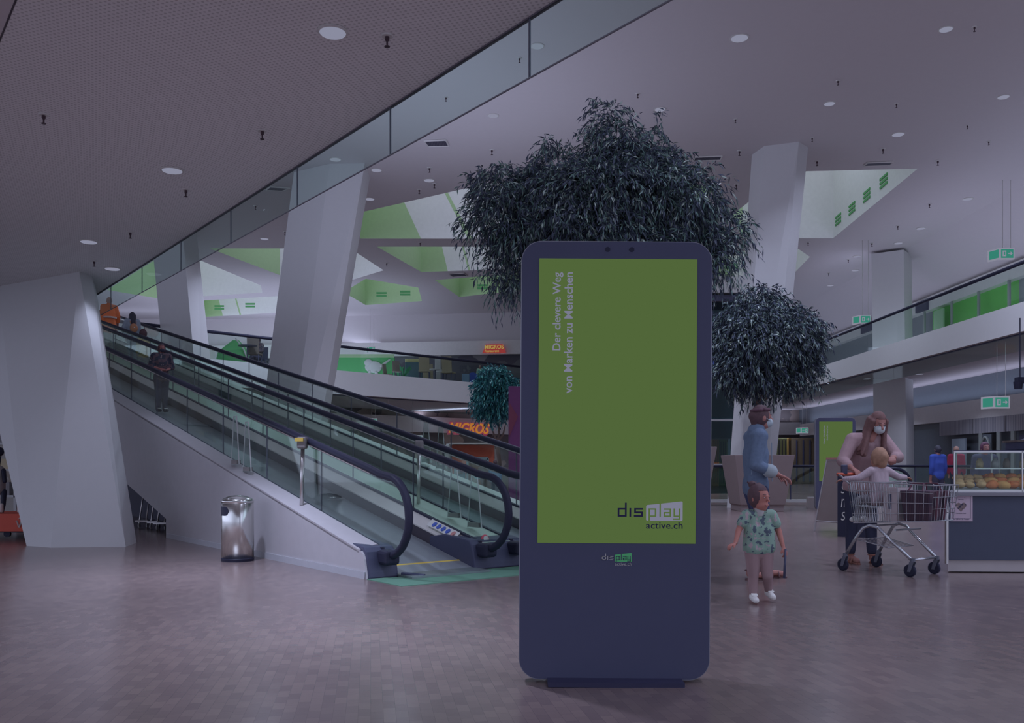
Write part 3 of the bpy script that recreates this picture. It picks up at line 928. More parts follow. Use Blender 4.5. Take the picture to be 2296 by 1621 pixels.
def strokes(mb, segs, ox, oz, k, y, t=0.10, th=0.0015):
    """lettering of square strokes; segs are polylines in letter units"""
    for pl in segs:
        for (x0, z0), (x1, z1) in zip(pl[:-1], pl[1:]):
            a, b = (min(x0, x1) - t / 2, min(z0, z1) - t / 2), (max(x0, x1) + t / 2, max(z0, z1) + t / 2)
            mb.box((ox + k * (a[0] + b[0]) / 2, y, oz + k * (a[1] + b[1]) / 2), (k * (b[0] - a[0]), th, k * (b[1] - a[1])))
    return mb
# letter skeletons, x-height 0.49, in units where 'dis' is 1.5 wide
DIS = [[(0, 0), (0, 0.41), (0.42, 0.41)], [(0, 0), (0.42, 0)], [(0.42, 0), (0.42, 0.72)],
       [(0.68, 0), (0.68, 0.41)],
       [(1.36, 0.41), (0.96, 0.41), (0.96, 0.21), (1.36, 0.21), (1.36, 0), (0.94, 0)]]
PLAY = [[(1.78, -0.24), (1.78, 0.41), (2.14, 0.41), (2.14, 0), (1.78, 0)],
        [(2.41, 0), (2.41, 0.72)],
        [(2.66, 0.41), (3.0, 0.41), (3.0, 0), (2.66, 0), (2.66, 0.2), (3.0, 0.2)],
        [(3.23, 0.41), (3.23, 0), (3.54, 0)], [(3.54, 0.41), (3.54, -0.17), (3.2, -0.17)]]
def logo(parent, x, z, k, y, mA, mP, mL, mT, name='logo'):
    mb = strokes(MB(), DIS, x, z, k, y); root = mb.build(name, mA, parent, cleanup=False)
    mb = MB(); pn = [(1.60, -0.22), (1.66, -0.27), (3.66, -0.27), (3.72, -0.22), (3.72, 0.80), (3.66, 0.86), (1.66, 0.64), (1.60, 0.58)]
    mb.prism([(x + k * a, y, z + k * b) for a, b in pn], (0, 0.0008, 0)); mb.build('logo_panel', mP, root)
    mb = strokes(MB(), PLAY, x, z, k, y - 0.0012, t=0.085); mb.build('logo_letters', mL, root, cleanup=False)
    lettering('web_address', 'active.ch', (x + k * 1.60, y, z - k * 0.72), (1, 0, 0), (0, 0, 1), mT, root, width=k * 2.12, height=k * 0.38, bold=0.004)
def kiosk(name, loc, k, label, lines, big, rot=0.0, tilt=0.0):
    root = empty(name, loc, 0, label, 'advertising display')
    root.rotation_euler = (0, tilt, rot)
    y0 = 0.0
    w, h = 0.957, 2.206
    mb = MB(); mb.prism(rrect(0, 0.018 + h / 2, w, h, 0.10, y0), (0, 0.11, 0)); mb.build('housing', m_kiosk, root)
    mb = MB()
    ro, ri = rrect(0, 0.018 + h / 2, w + 0.008, h + 0.008, 0.104, y0 + 0.004), rrect(0, 0.018 + h / 2, w - 0.002, h - 0.002, 0.099, y0 + 0.004)
    n = len(ro)
    for A_, B_ in ((ro, [p + Vector((0, 0.09, 0)) for p in ro]),):
        mb.add(A_ + B_ + ri, [(i, (i + 1) % n, n + (i + 1) % n, n + i) for i in range(n)] + [(i, (i + 1) % n, 2 * n + (i + 1) % n, 2 * n + i) for i in range(n)])
    mb.build('edge_trim', m_kedge, root, cleanup=False)
    mb = MB(); mb.box((0, 0.05, 0.012), (0.675, 0.3, 0.024)); mb.build('base_plate', m_kbase, root)
    # screen: px 1205..1557 x 581..1218 of the large one
    sx0, sx1, sz0, sz1 = (1203 - 1377) / 444.4, (1557 - 1377) / 444.4, (1531 - 1218) / 444.4, (1531 - 581) / 444.4
    mb = MB(); mb.box(((sx0 + sx1) / 2, y0 - 0.001, (sz0 + sz1) / 2), (sx1 - sx0, 0.006, sz1 - sz0)); scr = mb.build('screen', m_screen, root, label='lit green screen')
    P = lambda x, y: ((x - 1377) / 444.4, (1531 - y) / 444.4)
    yy = y0 - 0.006
    for (txt, px, py_top, length) in lines:
        x, z = P(px, py_top + length)
        lettering('headline', txt, (x, yy, z), (0, 0, 1), (-1, 0, 0), m_scrtext, scr, width=length / 444.4, bold=0.013, thick=0.001)
    if big:
        x, z = P(1384, 1156.5)
        logo(scr, x, z, 38.6 / 444.4, yy, m_scrnavy, m_scrtext, m_screen, m_scrnavy, 'screen_logo')
        x, z = P(1348.5, 1255)
        logo(root, x, z, 17.7 / 444.4, y0 - 0.002, m_logogrey, m_logogreen, m_kiosk, m_logogrey, 'badge_logo')
        for px in (1356, 1410):
            x, z = P(px, 559.5)
            mb = MB(); mb.lathe([(0, -0.004), (0.012, -0.004), (0.012, 0.004), (0, 0.004)], (x, y0, z), 12, Matrix.Rotation(math.radians(90), 3, 'X')); mb.build('camera_lens', M_black, root)
    return root
kiosk('display_kiosk', (0.5153, 4.5, 0), 1, 'large navy display kiosk with blank green screen and slogan, standing in the foreground',
      [('Der clevere Weg', 1251, 612, 175), ('von Marken zu Menschen', 1278, 612, 271)], True, tilt=math.radians(0.38))
kiosk('display_kiosk', ((1873.5 - CX) / F * 21.4, 21.4, 0), 1, 'small distant display kiosk with green screen behind the woman and folding board',
      [('Clevere Werbeflächen', 1262, 625, 195), ('ohne Streuverlust', 1294, 625, 158)], False)

# ================================================================== TREES
def leaves_mesh(name, blobs, n_twigs, parent, mats, leaf=(0.075, 0.016), per=11, droop=0.55, seed=1, twl=0.30, spiky=1.0):
    rs = np.random.RandomState(seed)
    B = np.array([b[:6] for b in blobs], dtype=float)
    vol = B[:, 3] * B[:, 4] * B[:, 5]
    vol = vol ** 0.8; vol /= vol.sum()
    idx = rs.choice(len(B), n_twigs, p=vol)
    d = rs.normal(size=(n_twigs, 3)); d /= np.linalg.norm(d, axis=1)[:, None]
    rad = 1 - 0.55 * rs.rand(n_twigs) ** 1.6
    start = B[idx, :3] + d * B[idx, 3:6] * rad[:, None]
    dirn = d * 0.9 + rs.normal(size=(n_twigs, 3)) * 0.5
    dirn[:, 2] -= 0.15
    dirn /= np.linalg.norm(dirn, axis=1)[:, None]
    L = twl * (0.5 + rs.rand(n_twigs))
    V, Fc, Mi = [], [], []
    q = 0
    for j in range(per):
        t = (j + 0.5) / per
        pos = start + dirn * (L * t)[:, None]
        pos[:, 2] -= droop * (L * t * t)
        tang = dirn.copy(); tang[:, 2] -= 2 * droop * t
        side = rs.normal(size=(n_twigs, 3))
        ld = tang * 0.8 + side * 0.55; ld[:, 2] -= 0.35
        ld /= np.linalg.norm(ld, axis=1)[:, None]
        wv = np.cross(ld, rs.normal(size=(n_twigs, 3))); wv /= np.linalg.norm(wv, axis=1)[:, None] + 1e-9
        ll = leaf[0] * (0.7 + 0.6 * rs.rand(n_twigs)); ww = leaf[1] * (0.7 + 0.6 * rs.rand(n_twigs))
        p0 = pos; pm = pos + ld * (ll * 0.45)[:, None]; p1 = pos + ld * ll[:, None]
        p1 = p1.copy(); p1[:, 2] -= ll * 0.15
        a = pm + wv * (ww * 0.5)[:, None]; b = pm - wv * (ww * 0.5)[:, None]
        V.append(np.stack([p0, a, p1, b], axis=1).reshape(-1, 3))
        Mi.append(rs.choice(len(mats), n_twigs, p=[0.62, 0.26, 0.12][:len(mats)] if len(mats) == 3 else None))
    V = np.concatenate(V); nl = len(V) // 4
    me = bpy.data.meshes.new(name)
    me.vertices.add(len(V)); me.vertices.foreach_set('co', V.astype(np.float32).ravel())
    me.loops.add(nl * 4); me.loops.foreach_set('vertex_index', np.arange(nl * 4, dtype=np.int32))
    me.polygons.add(nl); me.polygons.foreach_set('loop_start', np.arange(nl, dtype=np.int32) * 4)
    me.polygons.foreach_set('loop_total', np.full(nl, 4, dtype=np.int32))
    for m in mats: me.materials.append(m)
    me.polygons.foreach_set('material_index', np.concatenate(Mi).astype(np.int32))
    me.update(); me.validate()
    o = bpy.data.objects.new(name, me); COL.objects.link(o); o.parent = parent
    return o
def leaf_mats(pre, a, b, c):
    return [mat(pre + '_leaf_dark', T(*a), rough=0.5, spec=0.3), mat(pre + '_leaf_mid', T(*b), rough=0.45, spec=0.4), mat(pre + '_leaf_light', T(*c), rough=0.4, spec=0.5)]  # tones scattered at random; the palest also carries highlights in its colour
m_bark = mat('bark', T(84, 72, 76), rough=0.8, noise=0.2, nscale=20, bump=0.3)
m_planter = mat('planter_stone', T(88, 80, 90), rough=0.75, noise=0.05)
def planter_tree(name, label, base, px_blobs, Y, trunk_top, mats, n_tw, leaf, twl, seed, planter=True, branches=(), rot=0, depth=0.9, ph=1.33):
    root = empty(name, base, 0, label, 'potted tree')
    bl = []
    for (cx, cy, rx, ry) in px_blobs:
        c = at(cx, cy, Y) - Vector(base)
        k = Y / F
        rr = random.Random(int(cx * 7 + cy))
        bl.append((c.x, c.y + (rr.random() - 0.5) * depth * 0.7, c.z, rx * k, max(rx, ry) * k * 0.8 * depth, ry * k))
    leaves_mesh('foliage', bl, n_tw, root, mats, leaf=leaf, twl=twl, seed=seed)
    mb = MB()
    tt = Vector(trunk_top) - Vector(base)
    mb.tube([Vector((0, 0, 0.9)), Vector((0.03, 0, 1.2)), tt], [0.10, 0.075, 0.07], 10)
    tr = mb.build('trunk', m_bark, root, smooth=True)
    for (bx, by, yo) in branches:
        e = at(bx, by, Y) - Vector(base); e.y += yo
        mid = tt.lerp(e, 0.5) + Vector((0.05, 0.03, -0.12))
        mb = MB(); mb.tube([tt - Vector((0, 0, 0.25)), tt, mid, e], [0.055, 0.05, 0.035, 0.012], 8); mb.build('branch', m_bark, root, smooth=True)
    if planter:
        mb = MB(); a, b = 0.50, 0.70
        def sq(r, z): return [Vector((x * r, y * r, z)) for x, y in ((-1, -1), (1, -1), (1, 1), (-1, 1))]
        mb.loft([sq(a, 0), sq(a, 0.14), sq(a + 0.03, 0.16), sq(b, ph), sq(b - 0.05, ph), sq(b - 0.08, ph - 0.1)])
        mb.build('planter', m_planter, root, bevel=0.01)
        mb = MB(); mb.add(sq(b - 0.07, ph - 0.08), [(0, 1, 2, 3)]); mb.build('soil', M_black, root)
    return root
lm1 = leaf_mats('fig', (46, 52, 72), (66, 86, 92), (112, 124, 132))
planter_tree('potted_fig_tree', 'large spreading dark green tree standing right behind the foreground kiosk', (1.9, 12.0, 0),
    [(1362, 262, 34, 30), (1375, 320, 58, 50), (1395, 385, 105, 60), (1255, 365, 55, 50), (1470, 350, 30, 40), (1475, 290, 10, 28), (1225, 310, 14, 18), (1240, 425, 120, 50), (1125, 405, 50, 30), (1105, 430, 40, 34),
     (1350, 450, 190, 75), (1140, 490, 70, 45), (1075, 510, 30, 22), (1530, 440, 70, 50), (1600, 500, 56, 45), (1640, 525, 22, 25), (1500, 520, 130, 60), (1300, 520, 170, 60), (1160, 575, 55, 62), (1150, 620, 32, 30),
     (1605, 580, 38, 45), (1400, 560, 200, 60), (1490, 400, 60, 50)],
    12.0, at(1425, 660, 12.0), lm1, 8800, (0.098, 0.019), 0.26, 3, branches=((1255, 500, 0.1), (1370, 420, -0.1), (1480, 470, 0.2), (1560, 520, 0.1), (1150, 530, -0.2)))
lm2 = leaf_mats('fig_b', (36, 42, 60), (54, 68, 76), (92, 104, 110))
planter_tree('potted_fig_tree', 'dark green tree in a tall tapered planter behind the person in denim', (5.87, 21.4, 0),
    [(1705, 680, 48, 38), (1735, 700, 55, 40), (1660, 715, 45, 38), (1640, 760, 40, 48), (1700, 755, 80, 60), (1780, 745, 60, 45), (1818, 782, 26, 36), (1760, 785, 72, 50), (1680, 815, 70, 50), (1640, 830, 34, 40),
     (1785, 835, 50, 30), (1680, 855, 32, 30), (1740, 862, 30, 22), (1765, 845, 30, 22)],
    21.4, at(1700, 905, 21.4), lm2, 3800, (0.12, 0.03), 0.27, 5, branches=((1680, 850, 0.1), (1720, 820, -0.1), (1662, 840, 0.1), (1740, 850, 0.1)), depth=1.0)
lm3 = leaf_mats('fig_teal', (34, 70, 88), (44, 104, 116), (84, 134, 142))
planter_tree('potted_fig_tree', 'small teal green tree beyond the walkways at the left of the large kiosk', ((1118 - CX) / F * 31, 31, 0),
    [(1108, 845, 32, 18), (1098, 870, 28, 24), (1130, 872, 28, 26), (1108, 900, 34, 24), (1088, 892, 16, 18), (1140, 900, 18, 20), (1102, 920, 24, 12)],
    31, at(1114, 990, 31), lm3, 1500, (0.13, 0.04), 0.30, 8, branches=((1098, 950, 0), (1118, 945, 0.1), (1135, 945, 0)), depth=1.0, ph=1.0)

# ================================================================== LITTER BIN
g = gnd(533, 1257)
lb = empty('litter_bin', (g.x, g.y, 0), math.radians(-8), 'shiny steel litter bin standing against the white walkway wall', 'litter bin')
mb = MB(); mb.lathe([(0, 0.0), (0.182, 0.0), (0.186, 0.03), (0.182, 0.035), (0, 0.035)], n=40); mb.build('base_ring', M_black, lb, smooth=False)
m_bin = mat('polished_steel', T(138, 139, 154), rough=0.2, metal=1.0, noise=0.02)
mb = MB(); mb.lathe([(0.18, 0.035), (0.18, 0.66), (0.175, 0.665)], n=48); mb.build('body', m_bin, lb, smooth=True)
mb = MB(); mb.lathe([(0.18, 0.665), (0.182, 0.69), (0.16, 0.715), (0.1, 0.74), (0.04, 0.75), (0.0, 0.752)], n=48); mb.build('lid', m_bin, lb, smooth=True)
mb = MB()
a0, a1 = -158, -98
cols = [Vector((0.184 * math.cos(math.radians(a)), 0.184 * math.sin(math.radians(a)), 0)) for a in range(a0, a1 + 1, 6)]
n = len(cols)
top, bot = [], []
for i, c in enumerate(cols):
    t = max(0.0, (i - (n - 4)) / 3.0)
    hh = 0.052 * math.sqrt(max(0.02, 1 - t * t))
    bot.append(c + Vector((0, 0, 0.575 - hh))); top.append(c + Vector((0, 0, 0.575 + hh)))
mb.add(bot + top, [(i, i + 1, n + i + 1, n + i) for i in range(n - 1)])
mb.build('flap_opening', M_black, lb, cleanup=False)

# ================================================================== FOOD COUNTER (right)
m_cntr = mat('counter_navy', T(46, 50, 70), rough=0.5)
m_kick = mat('counter_kick', T(116, 112, 126), rough=0.5)
c0 = gnd(2127, 1284)
fc = empty('food_counter', (c0.x, c0.y, 0), math.radians(-3), 'dark blue bakery counter at the right edge', 'counter')
SK = 0.44
mb = MB(); mb.prism([(0.0, 0.02, 0.01), (1.9, 0.02, 0.01), (1.9, .88, 0.01), (SK, .88, 0.01)], (0, 0, 0.12)); mb.build('kick_board', m_kick, fc)
mb = MB(); mb.prism([(0.0, 0.0, 0.13), (1.9, 0.0, 0.13), (1.9, .9, 0.13), (SK, .9, 0.13)], (0, 0, 0.65)); mb.build('front_panel', m_cntr, fc)
mb = MB(); mb.prism([(-0.03, -0.03, 0.78), (1.92, -0.03, 0.78), (1.92, .92, 0.78), (SK - .02, .92, 0.78)], (0, 0, 0.04)); mb.build('worktop', mat('counter_top', T(84, 84, 100), rough=0.4), fc, bevel=0.006)
mb = MB(); mb.box((-0.012, 0.02, 0.46), (0.02, 0.04, 0.74)); mb.build('corner_post', M_steel, fc)
# notice taped to the front
nx0, nx1, nz0, nz1 = 0.015, 0.235, 0.525, 0.805
nt_ = empty('paper_notice', (c0.x, c0.y, 0), math.radians(-3), 'white framed paper notice with heart taped on the counter front', 'notice')
mb = MB(); mb.box(((nx0 + nx1) / 2, -0.006, (nz0 + nz1) / 2), (nx1 - nx0, 0.004, nz1 - nz0)); mb.build('sheet', mat('notice_paper', T(128, 116, 140)), nt_)
mb = MB()
for a, b in (((nx0 + .02, nz0 + .03), (nx1 - .02, nz0 + .03)), ((nx0 + .02, nz1 - .015), (nx1 - .02, nz1 - .015)), ((nx0 + .02, nz0 + .03), (nx0 + .02, nz1 - .015)), ((nx1 - .02, nz0 + .03), (nx1 - .02, nz1 - .015))):
    mb.box(((a[0] + b[0]) / 2, -0.009, (a[1] + b[1]) / 2), (abs(b[0] - a[0]) + 0.002, 0.001, abs(b[1] - a[1]) + 0.002))
mb.build('border', M_dark, nt_)
mb = MB(); hp = []
for k in range(28):
    t = 2 * math.pi * k / 28
    hp.append(Vector((0.12 + 0.0033 * 16 * math.sin(t) ** 3, -0.009, 0.675 + 0.0033 * (13 * math.cos(t) - 5 * math.cos(2 * t) - 2 * math.cos(3 * t) - math.cos(4 * t)))))
mb.prism(hp, (0, -0.001, 0)); mb.build('heart', mat_patches('heart_print', [T(40, 40, 60), T(84, 74, 84), T(120, 110, 118)], 40), nt_)
for txt, z, w, hgt in (('Seit 1860', 0.785, 0.06, .009), ('phantastische', 0.765, 0.10, .009), ('Brote', 0.748, 0.05, .009), ('Herzlichen Dank', 0.607, 0.10, .009), ('Ihr SPATZ Team', 0.545, 0.16, 0.014)):
    lettering('notice_text', txt, (0.12 - w / 2, -0.009, z - 0.005), (1, 0, 0), (0, 0, 1), M_dark, nt_, width=w, height=hgt, thick=0.001)
# glass display case on the counter
gc = empty('display_case', (c0.x, c0.y, 0.82), math.radians(-3), 'glass bakery display case standing on the dark counter', 'display case')
mb = MB()
x0, x1, y0_, y1_, zt_ = 0.10, 1.85, 0.10, 0.75, 0.42
for x in (x0, 0.78, 1.5):
    xb = x + (.30 if x == x0 else 0)
    mb.box((x, y0_, zt_ / 2), (0.014, 0.014, zt_)); mb.box((xb, y1_, zt_ / 2), (0.014, 0.014, zt_))
    mb.tube([(x, y0_, zt_ - .007), (xb, y1_, zt_ - .007)], 0.007, 4)
for y in (y0_, y1_):
    xa = x0 + (.30 if y == y1_ else 0)
    mb.box(((xa + x1) / 2, y, zt_ - .007), (x1 - xa, 0.014, 0.014)); mb.box(((xa + x1) / 2, y, 0.01), (x1 - xa, 0.014, 0.02))
mb.build('frame', M_steel, gc)
mb = MB(); mb.box(((x0 + x1) / 2, y0_, zt_ / 2), (x1 - x0, 0.006, zt_)); mb.build('front_glass', M_glass, gc)
mb = MB(); mb.prism([(x0, y0_, .01), (x0 + .30, y1_, .01), (x0 + .306, y1_, .01), (x0 + .006, y0_, .01)], (0, 0, zt_ - .02)); mb.build('side_glass', M_glass, gc)
mb = MB(); mb.box(((x0 + .3 + x1) / 2, 0.52, 0.24), (x1 - x0 - 0.33, 0.36, 0.012)); mb.build('shelf', M_steel, gc)
mb = MB(); mb.prism([(x0 - .01, y0_ - .01, zt_), (x1, y0_ - .01, zt_), (x1, y1_ + .01, zt_), (x0 + .30, y1_ + .01, zt_)], (0, 0, 0.01)); mb.build('top_glass', M_dark, gc)
mb = MB(); mb.prism([(x0 + .02, .12, .015), (x1 - .02, .12, .015), (x1 - .02, .72, .015), (x0 + .30, .72, .015)], (0, 0, .02)); mb.build('tray', mat('tray_grey', T(90, 86, 98), rough=0.3, metal=0.5), gc)
m_br = mat('bread_crust', T(160, 82, 54), rough=0.6, noise=0.35, nscale=18, bump=0.3)
m_br2 = mat('pale_bread_crust', T(142, 112, 92), rough=0.7, noise=0.3, nscale=18, bump=0.3)
m_br3 = mat('golden_bread_crust', T(168, 106, 70), rough=0.6, noise=0.3, nscale=18, bump=0.3)
def counter_pt(x, y, z):
    r = Matrix.Rotation(math.radians(-3), 3, 'Z')
    return Vector((c0.x, c0.y, 0.82)) + r @ Vector((x, y, z))
def bread(kind, m):
    mb = MB()
    if kind == 'croissant':
        pts, rr = [], []
        for k in range(17):
            a = math.radians(190 + 160 * k / 16)
            pts.append((0.065 * math.cos(a), 0.05 * math.sin(a) + 0.03, 0.0)); rr.append(0.010 + 0.034 * math.sin(math.pi * k / 16) + (0.007 if k % 2 else 0))
        mb.tube(pts, rr, 10)
    elif kind == 'loaf':
        mb.ell((0, 0, 0), (0.085, 0.05, 0.042), n=14, m=8)
        for x in (-.04, 0, .04): mb.cap((x - .01, -.03, .03), (x + .01, .03, .03), 0.012, n=6)
    else:
        mb.ell((0, 0, 0), (0.055, 0.048, 0.034), n=12, m=8); mb.cap((-.03, 0, .022), (.03, 0, .022), 0.014, n=6)
    return mb.build({'croissant': 'croissant', 'loaf': 'bread_loaf', 'roll': 'bread_roll'}[kind], m, smooth=True)
protos = {}
rb = random.Random(4)
row_names = {0: 'front row', 1: 'middle row', 2: 'back row'}
for row in range(3):
    for i in range(11):
        kind = ('roll' if i < 3 else ('croissant' if (i + row) % 4 != 1 else 'loaf'))
        m = m_br2 if i < 3 else (m_br if (i + row) % 2 else m_br3)
        key = (kind, m.name)
        if key not in protos: o = protos[key] = bread(kind, m)
        else: o = protos[key].copy(); COL.objects.link(o)
        x = 0.20 + row * .04 + i * 0.105 + rb.uniform(-.012, .012)
        zz = 0.07 + row * 0.035
        o.location = counter_pt(x, 0.19 + row * 0.115, zz)
        o.rotation_euler = (rb.uniform(-.2, .2), rb.uniform(-.2, .2), rb.uniform(-0.8, 0.8) if kind != 'loaf' else rb.uniform(1.0, 2.0))
        col = 'pale floury' if i < 3 else ('dark baked' if m is m_br else 'golden brown')
        nm = {'croissant': 'croissant', 'loaf': 'loaf', 'roll': 'bread roll'}[kind]
        tag(o, '%s %s in the %s of the display case' % (col, nm, row_names[row]), 'bread', '%s %s in the %s of the display case' % (col, 'loaves' if nm == 'loaf' else nm + 's', row_names[row]))
# jars and boxes on the shelf
for i, x in enumerate((0.5, 0.66, 0.78, 0.95, 1.1)):
    mb = MB(); mb.lathe([(0, 0), (0.035, 0), (0.037, 0.05), (0.03, 0.075), (0.022, 0.08), (0.022, 0.1), (0, 0.1)], n=14)
    o = mb.build('glass_jar', mat('jar_%d' % (i % 3), [T(132, 116, 104), T(120, 118, 136), T(92, 80, 86)][i % 3], rough=0.2), smooth=True)
    o.location = counter_pt(x, 0.42, 0.246)
    tag(o, '%s jar on the shelf of the display case' % ['amber', 'pale', 'dark'][i % 3], 'jar', '%s jars in the display case' % ['amber', 'pale', 'dark'][i % 3])
# coffee machine parts above the case (right edge)
cm = empty('coffee_machine', counter_pt(1.05, 0.45, 0.42), math.radians(-3), 'dark and chrome machine on top of the display case at the right edge', 'machine')
mb = MB(); mb.box((0.2, 0, 0.06), (0.75, 0.4, 0.09)); mb.build('body', M_dark, cm, bevel=0.01)
mb = MB(); mb.box((0.2, -0.02, 0.11), (0.8, 0.46, 0.02)); mb.build('cup_tray', M_chrome, cm)
mb = MB(); mb.prism([(-0.1, -0.1, 0.12), (0.3, -0.1, 0.24), (0.32, -0.1, 0.22), (-0.05, -0.1, 0.12)], (0, 0.2, 0)); mb.build('lever', M_black, cm)
for x in (-0.12, 0.02):
    mb = MB(); mb.lathe([(0, .12), (.05, .12), (.055, .15), (.035, .19), (0, .2)], (x + .18, 0, 0), n=16); mb.build('boiler_dome', M_chrome, cm, smooth=True)
# ================================================================== PEOPLE
M_skin = {}
def skin(r, g, b):
    k = 'skin_%d_%d_%d' % (r, g, b)
    return mat(k, T(r, g, b), rough=0.55, noise=0.04)
ADULT = dict(ankle=.045, knee=.275, hip=.515, waist=.61, chest=.72, shoulder=.815, neck=.845, head=.925, hr=(.046, .055, .068), sw=.100, hw=.048, ua=.165, fa=.145, foot=.145, k=1.0)
CHILD = dict(ankle=.045, knee=.22, hip=.415, waist=.50, chest=.61, shoulder=.735, neck=.765, head=.875, hr=(.080, .088, .112), sw=.105, hw=.052, ua=.15, fa=.135, foot=.14, k=1.15)
def human(name, label, loc, rz, Ht, J=ADULT, skincol=(112, 82, 88), pose=None, clothes=(), hair=None, mask=None, voxel=0.012, group=None, curl=0.5, shoes=None, face=True):
    """pose: joint name -> (x right, y forward, z up) in fractions of the height"""
    root = empty(name, loc, rz, label, 'person', group)
    j = dict(J); P = {}
    pose = pose or {}
    for s, n in ((1, 'R'), (-1, 'L')):
        P['hip' + n] = Vector((s * j['hw'], 0, j['hip'])); P['knee' + n] = Vector((s * j['hw'], 0.008, j['knee'])); P['ankle' + n] = Vector((s * j['hw'], 0, j['ankle']))
        P['toe' + n] = None
        P['sho' + n] = Vector((s * j['sw'], 0, j['shoulder']))
        P['elb' + n] = Vector((s * (j['sw'] + .02), -.01, j['shoulder'] - j['ua'])); P['wri' + n] = Vector((s * (j['sw'] + .025), .02, j['shoulder'] - j['ua'] - j['fa']))
        P['hand' + n] = None
    P['pelvis'] = Vector((0, 0, j['hip'] + .01)); P['waist'] = Vector((0, 0, j['waist'])); P['chest'] = Vector((0, 0, j['chest'])); P['neck'] = Vector((0, 0, j['neck'])); P['head'] = Vector((0, .01, j['head']))
    for q, v in pose.items():
        if q not in ('turn', 'nod'): P[q] = Vector(v)
    for n in 'RL':
        if P['toe' + n] is None: P['toe' + n] = P['ankle' + n] + Vector((0, j['foot'] * .72, -.022))
        if P['hand' + n] is None: P['hand' + n] = (P['wri' + n] - P['elb' + n]).normalized()
    P = {q: (v * Ht if not q.startswith('hand') else v) for q, v in P.items()}
    k = j['k'] * Ht
    hr = [v * Ht for v in j['hr']]
    HM = Matrix.Rotation(pose.get('turn', 0), 3, 'Z') @ Matrix.Rotation(-pose.get('nod', 0), 3, 'X')
    hc = P['head']
    def hp(x, y, z): return hc + HM @ Vector((x * hr[0], y * hr[1], z * hr[2]))
    mb = MB()
    # torso
    def torso(mb, g):
        pv, ws, ch = P['pelvis'], P['waist'], P['chest']
        for a, b, ra, rb, w in ((pv, ws, .052, .048, .032), (ws, ch, .048, .055, .040)):
            for s in (-1, 0, 1):
                o = Vector((s * w * k, 0, 0))
                mb.cap(a + o, b + o, ra * k + g, rb * k + g, 12)
        up = (P['shoR'] + P['shoL']) / 2
        for s in (-1, 0, 1):
            mb.cap(ch + Vector((s * .042 * k, 0, 0)), up + (P['shoR'] - P['shoL']) * (s * .26) - Vector((0, 0, .03 * k)), .052 * k + g, .040 * k + g, 12)
        mb.cap(P['shoR'], P['shoL'], .036 * k + g, .036 * k + g, 12)
    torso(mb, 0)
    nk = P['neck']
    mb.cap(nk - Vector((0, 0, .03 * k)), hc - HM @ Vector((0, .02 * k, hr[2] * .5)), .034 * k, .029 * k, 12)
    # head: skull, jaw, nose, ears
    mb.ell(hc + HM @ Vector((0, -.006 * k, .008 * k)), (hr[0] * 1.0, hr[1] * 1.0, hr[2] * .92), HM, 18, 14)
    mb.ell(hp(0, .28, -.48), (hr[0] * .72, hr[1] * .62, hr[2] * .50), HM, 14, 10)
    if face:
        mb.cap(hp(0, .98, .02), hp(0, 1.14, -.25), .006 * k, .010 * k, 8)
        mb.ell(hp(0, .92, .16), (hr[0] * .55, hr[1] * .10, hr[2] * .07), HM, 10, 6)
        mb.ell(hp(0, .93, -.50), (hr[0] * .30, hr[1] * .10, hr[2] * .07), HM, 10, 6)
        for s in (-1, 1): mb.ell(hp(s * 1.0, -.05, -.05), (.007 * k, .012 * k, .020 * k), HM, 8, 6)
    # limbs
    for n in 'RL':
        mb.cap(P['hip' + n], P['knee' + n], .054 * k, .034 * k, 12); mb.cap(P['knee' + n], P['knee' + n].lerp(P['ankle' + n], .35), .033 * k, .034 * k, 12)
        mb.cap(P['knee' + n].lerp(P['ankle' + n], .35), P['ankle' + n], .034 * k, .021 * k, 12)
        mb.cap(P['ankle' + n] + Vector((0, 0, -.012 * k)), P['toe' + n], .021 * k, .017 * k, 10)
        mb.cap(P['sho' + n], P['elb' + n], .031 * k, .023 * k, 10); mb.cap(P['elb' + n], P['wri' + n], .024 * k, .015 * k, 10)
        # hand
        d = P['hand' + n].normalized()
        lat = d.cross(Vector((0, 0, 1)))
        if lat.length < .3: lat = d.cross(Vector((0, 1, 0)))
        lat.normalize()
        pal = lat.cross(d).normalized()
        if pal.z > 0: pal = -pal
        w0 = P['wri' + n]; hs = .105 * Ht * (1.0 if j is not CHILD else 1.0)
        kn = w0 + d * hs * .48
        for q in (-1.5, -.5, .5, 1.5):
            mb.cap(w0 + d * .008 * k + lat * q * .006 * k, kn + lat * q * .0095 * k, .0085 * k, .0075 * k, 8)
        for q, ln in ((-1.5, .36), (-.5, .46), (.5, .50), (1.5, .44)):
            a = kn + lat * q * .0105 * k
            b = a + (d * math.cos(curl * .6) + pal * math.sin(curl * .6)) * hs * ln * .5 + lat * q * .002 * k
            c = b + (d * math.cos(curl * 1.8) + pal * math.sin(curl * 1.8)) * hs * ln * .5
            mb.cap(a, b, .0062 * k, .0058 * k, 7); mb.cap(b, c, .0058 * k, .0048 * k, 7)
        sgn = -1 if n == 'R' else 1
        a = w0 + d * hs * .16 + lat * sgn * .014 * k
        b = a + (d * .6 + lat * sgn * .6 + pal * .4).normalized() * hs * .26
        c = b + (d * .85 + pal * .5).normalized() * hs * .2
        mb.cap(a, b, .0085 * k, .007 * k, 8); mb.cap(b, c, .0068 * k, .0055 * k, 8)
    mb.build('body', skin(*skincol), root, voxel=voxel)
